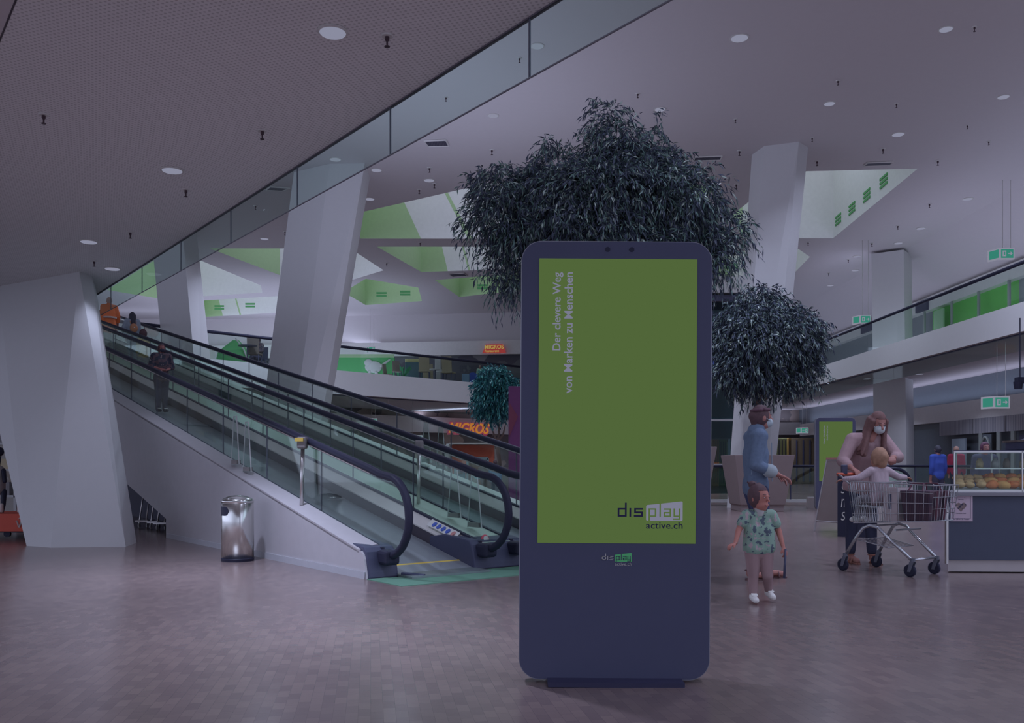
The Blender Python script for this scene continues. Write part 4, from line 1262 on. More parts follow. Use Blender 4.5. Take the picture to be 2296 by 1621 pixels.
    if face:
        for s in (-1, 1):
            e = MB(); e.ell(hp(s * .38, .89, .04), (hr[0] * .13, hr[1] * .05, hr[2] * .05), HM, 10, 6); e_ = e.build('eye', mat('eye_white', T(120, 118, 132)), root, smooth=True)
            e = MB(); e.ell(hp(s * .38, .93, .04), (hr[0] * .065, hr[1] * .03, hr[2] * .045), HM, 8, 6); e.build('iris', M_black, e_, smooth=True)
            e = MB(); e.cap(hp(s * .22, .95, .25), hp(s * .55, .82, .27), .0022 * k, n=6); e.build('eyebrow', mat('brow_hair', T(52, 42, 52)), root, smooth=True)
        e = MB(); e.cap(hp(-.22, .93, -.52), hp(.22, .93, -.52), .0045 * k, n=6); e.build('lips', mat('lip_colour', T(108, 66, 76)), root, smooth=True)
    ctx = dict(P=P, k=k, hp=hp, HM=HM, hr=hr, root=root, Ht=Ht, torso=torso, hc=hc, j=j)
    for c in clothes:
        kind, m = c[0], c[1]; o = c[2] if len(c) > 2 else {}
        g = o.get('g', .010) * (Ht / 1.7 if Ht < 1.2 else 1)
        cb = MB()
        if kind in ('jacket', 'shirt', 'sweater', 't_shirt', 'tunic', 'dress'):
            torso(cb, g)
            sl = o.get('sleeve', 1.0)
            for n in 'RL':
                if sl >= 1:
                    cb.cap(P['sho' + n], P['elb' + n], .034 * k + g, .027 * k + g, 12)
                    e1 = P['elb' + n].lerp(P['wri' + n], min(1, sl - 1 + .0001) if sl > 1 else .02)
                    cb.cap(P['elb' + n], e1, .027 * k + g, .021 * k + g, 12)
                else:
                    cb.cap(P['sho' + n], P['sho' + n].lerp(P['elb' + n], sl), .036 * k + g, (.036 if o.get('flare') else .030) * k + g, 12)
            if o.get('straight'):
                for s in (-1, 0, 1):
                    cb.cap(P['chest'] + Vector((s * .045 * k, 0, 0)), P['pelvis'] + Vector((s * .052 * k, 0, .035 * k)), .060 * k + g, .064 * k + g, 14)
            hem = o.get('hem', 0.0)     # how far below the pelvis the hem hangs, in heights
            pv = P['pelvis']
            for s in (-1, 0, 1):
                cb.cap(pv + Vector((s * .036 * k, 0, .03 * k)), pv + Vector((s * .040 * k, 0, -hem * Ht)), .055 * k + g, (.056 + o.get('wide', 0)) * k + g, 12)
            if kind == 'jacket':
                cb.cap(P['neck'] + Vector((0, -.01 * k, 0)), P['neck'] + Vector((0, 0, .012 * k)), .042 * k + g * .6, .040 * k + g * .6, 12)
        elif kind in ('trousers', 'leggings', 'jeans'):
            to = o.get('to', 1.0)
            pv = P['pelvis']
            for s in (-1, 0, 1): cb.cap(pv + Vector((s * .030 * k, 0, .03 * k)), pv + Vector((s * .030 * k, 0, -.012 * k)), .055 * k + g, .056 * k + g, 12)
            for n in 'RL':
                cb.cap(P['hip' + n], P['knee' + n], .057 * k + g, .037 * k + g, 12)
                if to > 0:
                    cb.cap(P['knee' + n], P['knee' + n].lerp(P['ankle' + n], to), .036 * k + g, (.026 + .006 * (1 - to)) * k + g, 12)
        ob = cb.build(kind, m, root, voxel=voxel * 1.0)
        if o.get('label'): ob['label'] = o['label']
    if shoes:
        kind, m = shoes
        for n in 'RL':
            a = P['ankle' + n]; t = P['toe' + n]
            sb = MB()
            fd = (t - a); fd.z = 0; fd.normalize()
            zf = min(a.z, t.z) 
            if kind == 'sneaker':
                sb.cap(a + Vector((0, 0, .01 * k)), a - Vector((0, 0, .012 * k)), .028 * k, .030 * k, 12)
                sb.cap(a - Vector((0, 0, .014 * k)) - fd * .008 * k, t + fd * .006 * k + Vector((0, 0, 0)), .028 * k, .024 * k, 12)
                s_ = sb.build('sneaker', m, root, voxel=voxel * .8)
                q = MB()
                for u in (.35, .6):
                    c = a.lerp(t, u) + Vector((0, 0, .022 * k)); lt_ = fd.cross(Vector((0, 0, 1)))
                    q.cap(c - lt_ * .018 * k, c + lt_ * .018 * k, .006 * k, n=8)
                q.build('strap', mat('shoe_strap', T(150, 150, 165)), s_, smooth=True)
            elif kind == 'sandal':
                sole = a - Vector((0, 0, a.z - .008 * Ht * .6)) if False else Vector((a.x, a.y, zf - .020 * k))
                e = sole + fd * (j['foot'] * Ht * .80)
                lt_ = fd.cross(Vector((0, 0, 1)))
                for u in (-1, 0, 1): sb.cap(sole - fd * .018 * k + lt_ * u * .008 * k, e + lt_ * u * .009 * k, .007 * k, n=8)
                s_ = sb.build('sandal', m, root, smooth=True)
                q = MB()
                for u in (.3, .62):
                    c = sole.lerp(e, u); hh = (.040 if u < .5 else .034) * k
                    pts = [c + lt_ * math.cos(math.radians(x)) * .028 * k + Vector((0, 0, math.sin(math.radians(x)) * hh)) for x in range(0, 181, 20)]
                    q.tube(pts, .005 * k, 6)
                q.tube([Vector((a.x, a.y, a.z + .01 * k)) + Vector((math.cos(math.radians(x)) * .026 * k, math.sin(math.radians(x)) * .026 * k, 0)) for x in range(0, 361, 30)], .004 * k, 6)
                q.build('strap', m, s_, smooth=True)
    if hair:
        kind, m = hair
        hb = MB()
        hb.ell(hp(0, -.14, .14), (hr[0] * 1.10, hr[1] * 1.02, hr[2] * .98), HM, 18, 12)
        if kind == 'long':
            for s in (-1, 1):
                rr = random.Random(5 + s)
                for q in range(12):
                    u = q / 11
                    top = hp(s * (.97 - .10 * abs(u - .4)), .30 - 1.0 * u, .25)
                    mid = hp(s * (1.10 + .06 * rr.random()), .22 - .9 * u, -.75)
                    bot = P['neck'] + HM @ Vector((s * (.058 + .030 * rr.random()) * k, (.060 - .085 * u) * k, 0)) - Vector((0, 0, (.085 + .05 * rr.random()) * k))
                    hb.cap(top, mid, .017 * k, .016 * k, 8); hb.cap(mid, bot, .016 * k, .008 * k, 8)
            hb.cap(hp(0, -.8, 0), P['neck'] + Vector((0, -.045 * k, -.10 * k)), .045 * k, .045 * k, 12)
        elif kind == 'bob':
            for s in (-1, 1): hb.cap(hp(s * .85, -.1, .2), hp(s * .80, -.2, -.55), .022 * k, .018 * k, 10)
            hb.cap(hp(0, -.75, .2), hp(0, -.7, -.55), .05 * k, .04 * k, 12)
        elif kind == 'bun':
            hb.ell(hp(.1, -.75, 1.0), (.030 * k,) * 3, HM); hb.cap(hp(0, -.7, .2), hp(0, -.6, -.35), .04 * k, .03 * k)
            for s in (-1, 1): hb.cap(hp(s * .8, .1, .3), hp(s * .85, -.2, -.2), .014 * k, .01 * k)
            rr = random.Random(3)
            for q in range(9):
                a = rr.uniform(0, 6.28); c = hp(.1, -.6, 1.0)
                hb.cap(c, c + Vector((math.cos(a) * .05 * k, math.sin(a) * .04 * k, .03 * k * rr.random())), .007 * k, .004 * k, 6)
        elif kind == 'short':
            hb.cap(hp(0, -.65, .1), hp(0, -.62, -.40), .042 * k, .030 * k)
        # trim the hair away from the face
        hb2 = MB()
        ho = hb.build('hair', m, root, voxel=voxel * .9)
        me = ho.data
        fwd = HM @ Vector((0, 1, 0)); upv = HM @ Vector((0, 0, 1))
        for v in me.vertices:
            d = v.co - hc
            yy = d.dot(fwd) / hr[1]; zz = d.dot(upv) / hr[2]; xx = abs(d.dot(HM @ Vector((1, 0, 0)))) / hr[0]
            if yy > .25 and zz < .52 and xx < .72 and zz > -1.2:
                v.co -= fwd * (yy - .25) * hr[1] * .95
    if mask:
        kb = MB()
        kb.ell(hp(0, .50, -.42), (hr[0] * .74, hr[1] * .72, hr[2] * .46), HM, 16, 10)
        mo = kb.build('face_mask', mask, root, smooth=True)
        q = MB()
        for s in (-1, 1): q.tube([hp(s * .68, .75, -.28), hp(s * .98, .1, -.05), hp(s * 1.02, -.05, -.1)], .0025 * k, 5)
        q.build('ear_loop', mask, mo, smooth=True)
    return root, ctx

m_denim = mat('denim', T(66, 78, 106), rough=0.85, noise=0.25, nscale=30)
m_jean = mat('dark_jeans', T(40, 44, 74), rough=0.85, noise=0.3, nscale=40)
m_brown = mat('brown_hair', T(58, 44, 54), rough=0.6, noise=0.3, nscale=40)
m_brownl = mat('light_brown_hair', T(76, 56, 62), rough=0.6, noise=0.35, nscale=30)
m_blond = mat('blond_hair', T(108, 84, 78), rough=0.6, noise=0.3, nscale=30)
m_mask = mat('mask_paleblue', T(112, 122, 142), rough=0.8)
m_leath = mat('brown_leather', T(66, 48, 56), rough=0.6)

# person in the denim jacket, walking to the right
Yd = 8.6
p, c = human('person', 'person in a blue denim jacket and pale mask walking behind the toddler', at(1694, CY + H / Yd * F, Yd), -math.pi / 2, 1.68, skincol=(112, 78, 82),
    pose=dict(head=(0, .035, .925), neck=(0, .01, .845), elbR=(.125, -.035, .655), wriR=(.115, .095, .600), handR=(0, .85, -.35), elbL=(-.12, .03, .66), wriL=(-.10, .14, .60),
              kneeR=(.05, .03, .275), ankleR=(.045, -.045, .045), toeR=(.045, .06, .022), kneeL=(-.048, .06, .28), ankleL=(-.048, .07, .045), turn=0.1),
    clothes=(('jeans', m_jean, dict(to=.35, g=.008)), ('jacket', m_denim, dict(sleeve=1.62, g=.016, hem=.005))), hair=('short', m_brown), mask=m_mask, voxel=.010, shoes=('sandal', m_leath))
P = c['P']; k = c['k']; hp = c['hp']
mb = MB(); mb.tube([hp(.97 * math.cos(math.radians(a)), -.14 + .91 * math.sin(math.radians(a)), .62 + .05 * math.sin(math.radians(a))) for a in range(0, 361, 20)], .010 * k, 8); mb.build('headband', mat('headband', T(58, 40, 54)), p, smooth=True)
mb = MB()
for q in (-1, 1): pass
mb.cap(P['elbR'].lerp(P['wriR'], .60), P['elbR'].lerp(P['wriR'], .68), .040 * k, .039 * k, 14)
mb.build('rolled_cuff', mat('pale_denim', T(104, 112, 130), rough=.85), p, smooth=True)
mb = MB()
for (a, b) in (((.105, .02, .80), (.118, .01, .70)), ((.06, .075, .78), (.06, .078, .56)), ((.118, -.02, .79), (.112, -.055, .60))):
    mb.tube([Vector(a) * 1.68, Vector(b) * 1.68], .004, 6)
mb.build('jacket_seam', mat('denim_stitch', T(90, 102, 126), rough=.8), p)

# toddler in the green top
Yt = 7.14
gt = at(1702, CY + H / Yt * F, Yt)
m_flower = mat_patches('green_flowered_cotton', [T(54, 62, 80), T(88, 108, 110), T(88, 108, 110), T(114, 104, 120)], 22, stops=[0, .40, .5, .60])
p, c = human('person', 'toddler in a green flowered top, mauve leggings and white sneakers walking in front', (gt.x, gt.y, 0), math.pi, .95, J=CHILD, skincol=(116, 78, 80),
    pose=dict(elbR=(.175, .02, .615), wriR=(.225, .10, .505), handR=(.75, .3, -.25), elbL=(-.165, .0, .60), wriL=(-.185, .06, .47), handL=(-.25, .35, -.8),
              kneeR=(.055, .02, .22), ankleR=(.058, .03, .06), toeR=(.062, .125, .035), kneeL=(-.062, .03, .225), ankleL=(-.10, -.07, .085), toeL=(-.11, .02, .045), turn=.65, head=(0, .005, .878)),
    clothes=(('leggings', mat('mauve_leggings', T(100, 84, 96), rough=.8), dict(to=.92, g=.006)), ('t_shirt', m_flower, dict(sleeve=.55, flare=True, g=.012, hem=-.03, wide=.010, straight=True))),
    hair=('bun', m_brown), voxel=.0075, shoes=('sneaker', mat('white_leather', T(145, 145, 160), rough=.5)), curl=.8)
P = c['P']; k = c['k']
mb = MB(); mb.cap(P['neck'] + Vector((0, .0, -.012)), P['neck'] + Vector((0, .006, .004)), .048 * k, .040 * k, 14); mb.build('collar', mat('white_collar', T(120, 120, 135)), p, smooth=True)
h = P['wriL'] + Vector((-.01, .03, -.03))
st = MB(); st.tube([h + Vector((.0, 0, .02)), h + Vector((.02, .03, -.21))], [.008, .011], 8)
o = st.build('toy_stick', M_dark, None, smooth=True)
o.location = (gt.x, gt.y, 0); o.rotation_euler = (0, 0, math.pi); tag(o, 'slim dark stick held in the toddler left hand', 'toy')
mb = MB(); mb.tube([P['wriR'] + Vector((math.cos(a) * .019, math.sin(a) * .019, .004 * math.sin(a))) for a in [i * .7 for i in range(10)]], .002, 5); mb.build('bracelet', M_chrome, p)

# shopping cart
CD = Vector((0.56, -0.83, 0)).normalized(); CP = Vector((-CD.y, CD.x, 0))
R0 = Vector((3.71, 9.40, 0))
cart = empty('shopping_cart', R0, 0, 'large steel wire shopping cart with orange handle, child seated in it', 'shopping cart')
def C_(a, w, z): return CD * a + CP * w + Vector((0, 0, z))     # a along, w across, z up (local to the rear axle)
m_wire = mat('cart_wire', T(118, 120, 138), rough=.25, metal=.8)
L, wr, wf, zt_r, zt_f, zb_r, zb_f = .90, .28, .22, .93, .90, .50, .555
def top(a, s): t = a / L; return C_(a, s * (wr + (wf - wr) * t), zt_r + (zt_f - zt_r) * t)
def bot(a, s): t = a / L; return C_(.05 + a * .90, s * (wr - .03 + (wf - wr) * t), zb_r + (zb_f - zb_r) * t)
for s, nm in ((-1, 'side_panel'), (1, 'side_panel')):
    mb = MB()
    nv = 30
    for i in range(nv + 1):
        a = L * i / nv
        if i > 15 and i % 3: continue
        mb.tube([top(a, s), bot(a, s)], .0028, 5)
    for t in (.22, .5, .78): mb.tube([top(0, s).lerp(bot(0, s), t), top(L, s).lerp(bot(L, s), t)], .0034, 5)
    mb.build(nm, m_wire, cart)
mb = MB(); mb.tube([top(0, -1), top(L, -1), top(L, 1), top(0, 1)], .006, 6); mb.tube([bot(0, -1), bot(L, -1), bot(L, 1), bot(0, 1), bot(0, -1)], .006, 6); mb.build('rim', m_wire, cart)
mb = MB()
for i in range(9):
    t = i / 8; mb.tube([top(L, -1).lerp(top(L, 1), t), bot(L, -1).lerp(bot(L, 1), t)], .0028, 5)
for t in (.33, .66): mb.tube([top(L, -1).lerp(bot(L, -1), t), top(L, 1).lerp(bot(L, 1), t)], .0034, 5)
mb.build('front_panel', m_wire, cart)
mb = MB()
for i in range(17):
    t = i / 16; mb.tube([top(.0, -1).lerp(top(.0, 1), t), bot(.0, -1).lerp(bot(.0, 1), t)], .0028, 5)
for t in (.25, .6): mb.tube([top(0, -1).lerp(bot(0, -1), t), top(0, 1).lerp(bot(0, 1), t)], .0034, 5)
mb.build('rear_gate', m_wire, cart)
mb = MB()
for i in range(11):
    t = i / 10; mb.tube([bot(0, -1).lerp(bot(0, 1), t), bot(L, -1).lerp(bot(L, 1), t)], .0026, 5)
for i in range(8): mb.tube([bot(L * i / 7, -1), bot(L * i / 7, 1)], .003, 5)
mb.build('basket_floor', m_wire, cart)
mb = MB()
for i in range(9):
    t = i / 8; mb.tube([C_(.34, -.24 + .48 * t, .92), C_(.30, -.23 + .46 * t, .66), C_(.06, -.24 + .48 * t, .68)], .0028, 5)
mb.tube([C_(.34, -.25, .92), C_(.34, .25, .92)], .006, 6); mb.build('child_seat', m_wire, cart)
mb = MB(); mb.tube([C_(-.12, -.28, 1.0), C_(-.12, .28, 1.0)], .017, 12); mb.build('handle', mat('orange_plastic', T(140, 68, 62), rough=.4), cart, smooth=True, label='orange handle')
mb = MB(); mb.box(C_(-.12, -.17, 1.05), (.06, .05, .10)); mb.build('coin_lock', M_dark, cart, bevel=.01)
for s in (-1, 1):
    mb = MB(); mb.tube([C_(-.12, s * .27, 1.0), C_(-.03, s * .28, .95), C_(.02, s * .28, .90)], .012, 8); mb.build('handle_bracket', m_wire, cart, smooth=True)
    pts = [C_(-.02, s * .29, .16), C_(.10, s * .275, .36), C_(.17, s * .26, .455), C_(.24, s * .25, .485), C_(.33, s * .245, .465), C_(.42, s * .235, .38), C_(.68, s * .21, .16)]
    mb = MB(); mb.tube(pts, .0165, 10); mb.build('side_frame', m_wire, cart, smooth=True)
for a, w in ((.68, .21),): 
    mb = MB(); mb.tube([C_(a, -w, .17), C_(a, w, .17)], .012, 8); mb.build('cross_bar', m_wire, cart, smooth=True)
mb = MB(); mb.tube([C_(.24, -.25, .48), C_(.24, .25, .48)], .010, 8); mb.tube([C_(.5, -.22, .45), C_(.5, .22, .45)], .010, 8); mb.build('basket_support', m_wire, cart)
mb = MB()
rk = [C_(.08, -.24, .33), C_(.42, -.22, .27), C_(.42, .22, .27), C_(.08, .24, .33)]
mb.tube(rk + [rk[0]], .006, 6)
for i in range(1, 8): mb.tube([rk[0].lerp(rk[3], i / 8), rk[1].lerp(rk[2], i / 8)], .0028, 5)
mb.build('lower_rack', m_wire, cart)
for (a, w) in ((-.02, -.29), (-.02, .29), (.68, -.21), (.68, .21)):
    b = C_(a, w, 0)
    mb = MB(); mb.tube([b + Vector((0, 0, .185)), b + Vector((0, 0, .15))], .024, 10)
    for q in (-1, 1): mb.prism([b + CP * (q * .020) + CD * -.022 + Vector((0, 0, .15)), b + CP * (q * .020) + CD * .022 + Vector((0, 0, .15)), b + CP * (q * .020) + CD * -.012 + Vector((0, 0, .05)), b + CP * (q * .020) + CD * -.045 + Vector((0, 0, .05))], CP * (q * .004))
    ca = mb.build('caster', mat('caster_dark', T(66, 68, 86), rough=.4), cart)
    Mx = Matrix((CD, Vector((0, 0, 1)), CP)).transposed()
    mb = MB(); mb.lathe([(0, -.016), (.050, -.016), (.062, -.010), (.062, .010), (.050, .016), (0, .016)], b - CD * .028 + Vector((0, 0, .062)), 20, Mx); mb.build('wheel', M_black, ca)
# things in the cart
def inside(name, a, w, z, lbl, cat):
    return empty(name, R0 + C_(a, w, z), math.atan2(CD.y, CD.x), lbl, cat)
bg = inside('shopping_bag', .40, -.02, .53, 'white paper shopping bag standing in the cart', 'bag')
mb = MB(); mb.loft([[Vector((x * .07, y * .13, 0)) for x, y in ((-1, -1), (1, -1), (1, 1), (-1, 1))], [Vector((x * .085, y * .13, .34)) for x, y in ((-1, -1), (1, -1), (1, 1), (-1, 1))]], caps=False); mb.build('bag_body', mat('bag_paper', T(128, 120, 136), rough=.8), bg)
mb = MB(); mb.box((0.082, 0, .19), (.004, .03, .14)); mb.box((0, -.133, .2), (.03, .004, .15)); mb.build('bag_print', M_dark, bg)
for s in (-1, 1):
    mb = MB(); mb.tube([(s * .07, -.05, .33), (s * .07, -.04, .40), (s * .07, .04, .40), (s * .07, .05, .33)], .004, 6); mb.build('bag_handle', mat('bag_paper', T(128, 120, 136)), bg)
bk = inside('shopping_basket_bag', .68, 0, .545, 'dark brown woven shopper bag at the front of the cart', 'bag')
m_wov = mat_stripes('dark_weave', T(58, 44, 58), T(40, 34, 50), 18, rough=.8)
mb = MB(); mb.loft([[Vector((x * .13, y * .15, 0)) for x, y in ((-1, -1), (1, -1), (1, 1), (-1, 1))], [Vector((x * .16, y * .18, .30)) for x, y in ((-1, -1), (1, -1), (1, 1), (-1, 1))]], caps=True); mb.build('bag_body', m_wov, bk, bevel=.01)
for s in (-1, 1):
    mb = MB(); mb.tube([(-.08, s * .17, .28), (-.06, s * .12, .37), (.06, s * .12, .37), (.08, s * .17, .28)], .009, 8); mb.build('bag_handle', mat('bag_strap', T(70, 46, 62)), bk)
mb = MB(); mb.tube([(.155, -.07, .02), (.17, -.07, .30)], .010, 6); mb.tube([(.155, .07, .02), (.17, .07, .30)], .010, 6); mb.build('bag_strap', mat('bag_strap', T(70, 46, 62)), bk)
bl = inside('water_bottle_pack', .535, .04, .56, 'pale blue pack between the two bags in the cart', 'bottle pack')
mb = MB()
for x in (-.035, .035):
    for y in (-.1, 0, .1): mb.lathe([(0, 0), (.022, 0), (.023, .02), (.022, .17), (.012, .22), (.012, .25), (0, .25)], (x * .6, y, 0), 12)
mb.build('bottles', mat('pale_blue_plastic', T(84, 116, 138), rough=.3), bl, smooth=True)

# woman behind the cart
gw = Vector((3.91, 10.0, 0))
rzw = math.atan2(CD.y, CD.x) - math.pi / 2
p, c = human('person', 'person with long brown hair and white mask bending over the shopping cart', (gw.x, gw.y, 0), math.pi + .05, 1.74, skincol=(112, 80, 84),
    pose=dict(pelvis=(0, 0, .52), waist=(0, .015, .61), chest=(0, .06, .70), shoR=(.098, .10, .79), shoL=(-.098, .10, .79), neck=(0, .125, .825), head=(-.035, .165, .893), nod=.38, turn=.1,
              elbR=(.175, .13, .655), wriR=(.165, .262, .605), handR=(-.1, .9, -.3), elbL=(-.165, .16, .68), wriL=(-.075, .27, .675), handL=(.4, .85, -.1),
              kneeR=(.055, -.01, .275), ankleR=(.06, -.02, .045), kneeL=(-.06, .01, .275), ankleL=(-.065, .02, .045)),
    clothes=(('trousers', mat('black_trousers', T(38, 40, 62), rough=.85), dict(to=.85, g=.008)), ('sweater', mat('dusty_pink_knit', T(112, 94, 108), rough=.9, noise=.12, nscale=25), dict(sleeve=1.5, g=.019, hem=.02, wide=.01))),
    hair=('long', m_brownl), mask=mat('mask_white', T(128, 134, 152), rough=.8), voxel=.010, shoes=('sandal', mat('tan_leather', T(104, 72, 72))), curl=1.1)
# toddler in the seat, back to the viewer
gs = R0 + CD * .22 + Vector((-.04, 0, 0))
p, c = human('person', 'small blond child in a pale striped top sitting in the cart seat, arms spread', (gs.x, gs.y, .685 - .36 * .94), .25, .94, J=CHILD, skincol=(118, 86, 84),
    pose=dict(hipR=(.055, .02, .42), hipL=(-.055, .02, .42), kneeR=(.07, .24, .41), kneeL=(-.07, .24, .41), ankleR=(.07, .28, .20), ankleL=(-.07, .28, .20), pelvis=(0, 0, .43),
              elbR=(.245, .0, .665), wriR=(.375, .05, .66), handR=(.95, .1, -.1), elbL=(-.235, .04, .65), wriL=(-.33, .16, .64), handL=(-.7, .6, -.2), nod=-.1, turn=.2),
    clothes=(('trousers', mat('grey_child_trousers', T(90, 88, 104), rough=.8), dict(to=.9, g=.006)), ('shirt', mat_stripes('pale_striped_jersey', T(128, 116, 134), T(112, 102, 122), 30, rough=.85), dict(sleeve=1.95, g=.012, hem=.01))),
    hair=('bob', m_blond), voxel=.009, shoes=('sneaker', mat('white_leather', T(145, 145, 160))))

# people farther away
def simple(label, px, py_top, Y, z0, rz, cols, hairm=m_brown, hairk='short', msk=None, pose=None, sleeve=1.95, J=ADULT, Ht=None, vox=.02, sk=(104, 76, 82), extra=None, kind='shirt'):
    zt = H + (CY - py_top) / F * Y
    Ht = Ht or (zt - z0)
    return human('person', label, ((px - CX) / F * Y, Y, z0), rz, Ht, J=J, skincol=sk, pose=pose, clothes=(('trousers', cols[1], dict(to=.95, g=.01)), (kind, cols[0], dict(sleeve=sleeve, g=.018, hem=.02))), hair=(hairk, hairm), mask=msk, voxel=vox, shoes=('sneaker', M_black))
m_blue = mat('cobalt_cloth', T(40, 56, 128), rough=.85); m_red = mat('crimson_cloth', T(112, 38, 64), rough=.85); m_dk = mat('dark_cloth', T(44, 44, 64), rough=.9)
simple('person in a cobalt blue shirt seen from behind, left of the bakery case', 2103, 998, 22.0, 0, 0.25, (m_blue, m_dk), msk=None, sleeve=1.6, hairk='short', hairm=mat('black_hair', T(38, 38, 52)))
simple('person in a red shirt standing partly behind the bakery case', 2144, 1000, 27, 0, -0.6, (m_red, m_dk), hairm=mat('grey_hair', T(120, 96, 98)), sk=(126, 96, 98))
simple('shop worker with a dark patterned cap behind the bakery case', 2208, 990, 15.0, 0, math.pi, (m_dk, m_dk), hairm=mat('dark_cap', T(62, 40, 60)))
# on the moving walkways
def on_belt(px, n):
    a = (px - CX) / F
    s = (a * (O3.y + WN.y * n) - (O3.x + WN.x * n)) / (WD.x - a * WD.y)
    return W(n, s, 0.03 + zr(s))
rzu = math.atan2(WD.y, WD.x) - math.pi / 2
m_camo = mat_patches('dark_patterned_cloth', [T(36, 36, 54), T(64, 54, 66), T(42, 44, 60), T(96, 88, 98)], 9)
b = on_belt(362, .81)
tz = H + (CY - 770) / F * b.y
p, c = human('person', 'person in a dark patterned top and black mask riding down the near walkway', b, rzu + math.pi, tz - b.z, skincol=(108, 72, 78),
    pose=dict(elbR=(.15, .0, .66), wriR=(.05, .09, .62), handR=(-.9, .3, 0), elbL=(-.15, .0, .66), wriL=(-.03, .10, .60), handL=(.9, .2, 0)),
    clothes=(('trousers', m_dk, dict(to=.98, g=.012)), ('t_shirt', m_camo, dict(sleeve=1.2, g=.02, hem=.04))), hair=('bob', m_brown), mask=mat('black_mask', T(34, 34, 54)), voxel=.012, shoes=('sneaker', M_black))
m_or = mat('orange_workwear', T(160, 82, 58), rough=.8)
b = on_belt(245, 2.38); tz = H + (CY - 666) / F * b.y
p, c = human('person', 'person in an orange coat riding up at the top of the walkway', b, rzu, tz - b.z, skincol=(110, 80, 84),
    pose=dict(elbR=(.15, .02, .67), wriR=(.17, .10, .58)), clothes=(('trousers', mat('pale_trousers', T(104, 102, 116)), dict(to=.98, g=.012)), ('jacket', m_or, dict(sleeve=1.95, g=.03, hem=.10, wide=.02))),
    hair=('short', mat('grey_hair', T(120, 96, 98))), voxel=.016, shoes=('sneaker', M_black))
P = c['P']; k = c['k']
mb = MB(); mb.lathe([(.125 * k, -.014 * k), (.128 * k, .014 * k)], P['waist'] + Vector((0, 0, .02)), 20); mb.build('reflective_band', mat('reflective_tape', T(130, 120, 130)), p)
b = on_belt(297, 2.38); tz = H + (CY - 699) / F * b.y
p, c = human('person', 'person with black hair and tan backpack riding up the second walkway', b, rzu, tz - b.z, skincol=(100, 74, 80), pose=dict(elbL=(-.16, .02, .67)),
    clothes=(('jeans', mat('pale_jeans', T(84, 92, 116)), dict(to=.98, g=.012)), ('jacket', mat('pale_denim_jacket', T(92, 100, 122)), dict(sleeve=1.95, g=.022, hem=.03))),
    hair=('long', mat('black_hair', T(38, 38, 52))), voxel=.014, shoes=('sneaker', M_black))
P = c['P']; k = c['k']
bpk = empty('backpack', b, rzu, 'tan leather backpack on the back of the black haired person', 'backpack')
mb = MB(); mb.ell(P['chest'] + Vector((0, -.095 * k, -.05 * k)), (.075 * k, .045 * k, .09 * k), n=16, m=12); mb.build('bag_body', mat('tan_leather_bag', T(118, 84, 70), rough=.6), bpk, smooth=True)
mb = MB(); mb.ell(P['chest'] + Vector((0, -.135 * k, -.04 * k)), (.016 * k, .008 * k, .012 * k)); mb.build('clasp', M_chrome, bpk, smooth=True)
mb = MB()
for s in (-1, 1): mb.tube([P['chest'] + Vector((s * .05 * k, -.08 * k, .03 * k)), P['shoR' if s > 0 else 'shoL'] * .6 + P['neck'] * .4 + Vector((0, -.035 * k, .01 * k))], .007 * k, 6)
mb.build('strap', mat('tan_leather_bag', T(118, 84, 70)), bpk)
b = on_belt(321, 2.15); tz = H + (CY - 737) / F * b.y
human('person', 'small child in a mustard coat riding up beside the backpack wearer', b, rzu, tz - b.z, J=CHILD, skincol=(104, 76, 80),
    clothes=(('trousers', mat('grey_child_trousers', T(90, 88, 104)), dict(to=.98, g=.01)), ('jacket', mat('mustard_cloth', T(122, 104, 70)), dict(sleeve=1.95, g=.018, hem=.05))), hair=('short', m_brown), voxel=.014, shoes=('sneaker', M_black))
# ================================================================== CEILING FIXTURES
m_ring = mat('lamp_ring', T(135, 135, 150), rough=0.4)
m_spr = mat('sprinkler_brass', T(48, 38, 50), rough=0.4, metal=0.3)
def round_lamp(p, r, label, group=None, power=0, cat='ceiling light', sp=115):
    root = empty('round_ceiling_light', p, 0, label, cat, group)
    mb = MB(); mb.lathe([(0, 0.0), (r * 1.1, 0.0), (r * 1.12, -0.008), (r * 0.98, -0.012), (0, -0.012)], n=28); mb.build('ring', m_ring, root)
    mb = MB(); mb.lathe([(0, -0.010), (r * 0.95, -0.013), (r * 0.9, -0.018), (0, -0.02)], n=28); mb.build('diffuser', M_lamp, root)
    if power: down_lamp(Vector(p) - Vector((0, 0, 0.03)), power, r, sp)
    return root
def sprinkler(p, label, group=None, k=1.0):
    root = empty('sprinkler', p, 0, label, 'sprinkler', group)
    mb = MB(); mb.lathe([(0, 0), (0.05 * k, 0), (0.045 * k, -0.012 * k), (0, -0.014 * k)], n=16); mb.build('escutcheon', m_ring, root)
    mb = MB(); mb.lathe([(0.018 * k, 0), (0.018 * k, -0.04 * k), (0.008 * k, -0.05 * k), (0.007 * k, -0.085 * k), (0.022 * k, -0.088 * k), (0.022 * k, -0.094 * k), (0, -0.096 * k)], n=12); mb.build('head', m_spr, root)
    return root
for (x, y, r, lb_) in ((746, 70, 0.092, 'largest round ceiling light, on the low soffit near the top of the picture'), (386, 380.5, 0.10, 'flat round ceiling light on the low soffit, second nearest'),
                       (199, 541, 0.105, 'round ceiling light on the low soffit above the broad leaning pillar'), (252, 601.5, 0.11, 'farthest round ceiling light of the low soffit, near its glass edge')):
    round_lamp(onz(x, y, 3.998), r, lb_, power=48 if x > 300 else 3, sp=88)
for n_, s_ in ((-5.5, 6.5), (-2.8, 4.5), (1.6, -2), (-3, -2)):
    down_lamp(Q(n_, s_, 3.97), 30, 0.1, 85)  # unseen lamps added so floor bounce lifts the low soffit
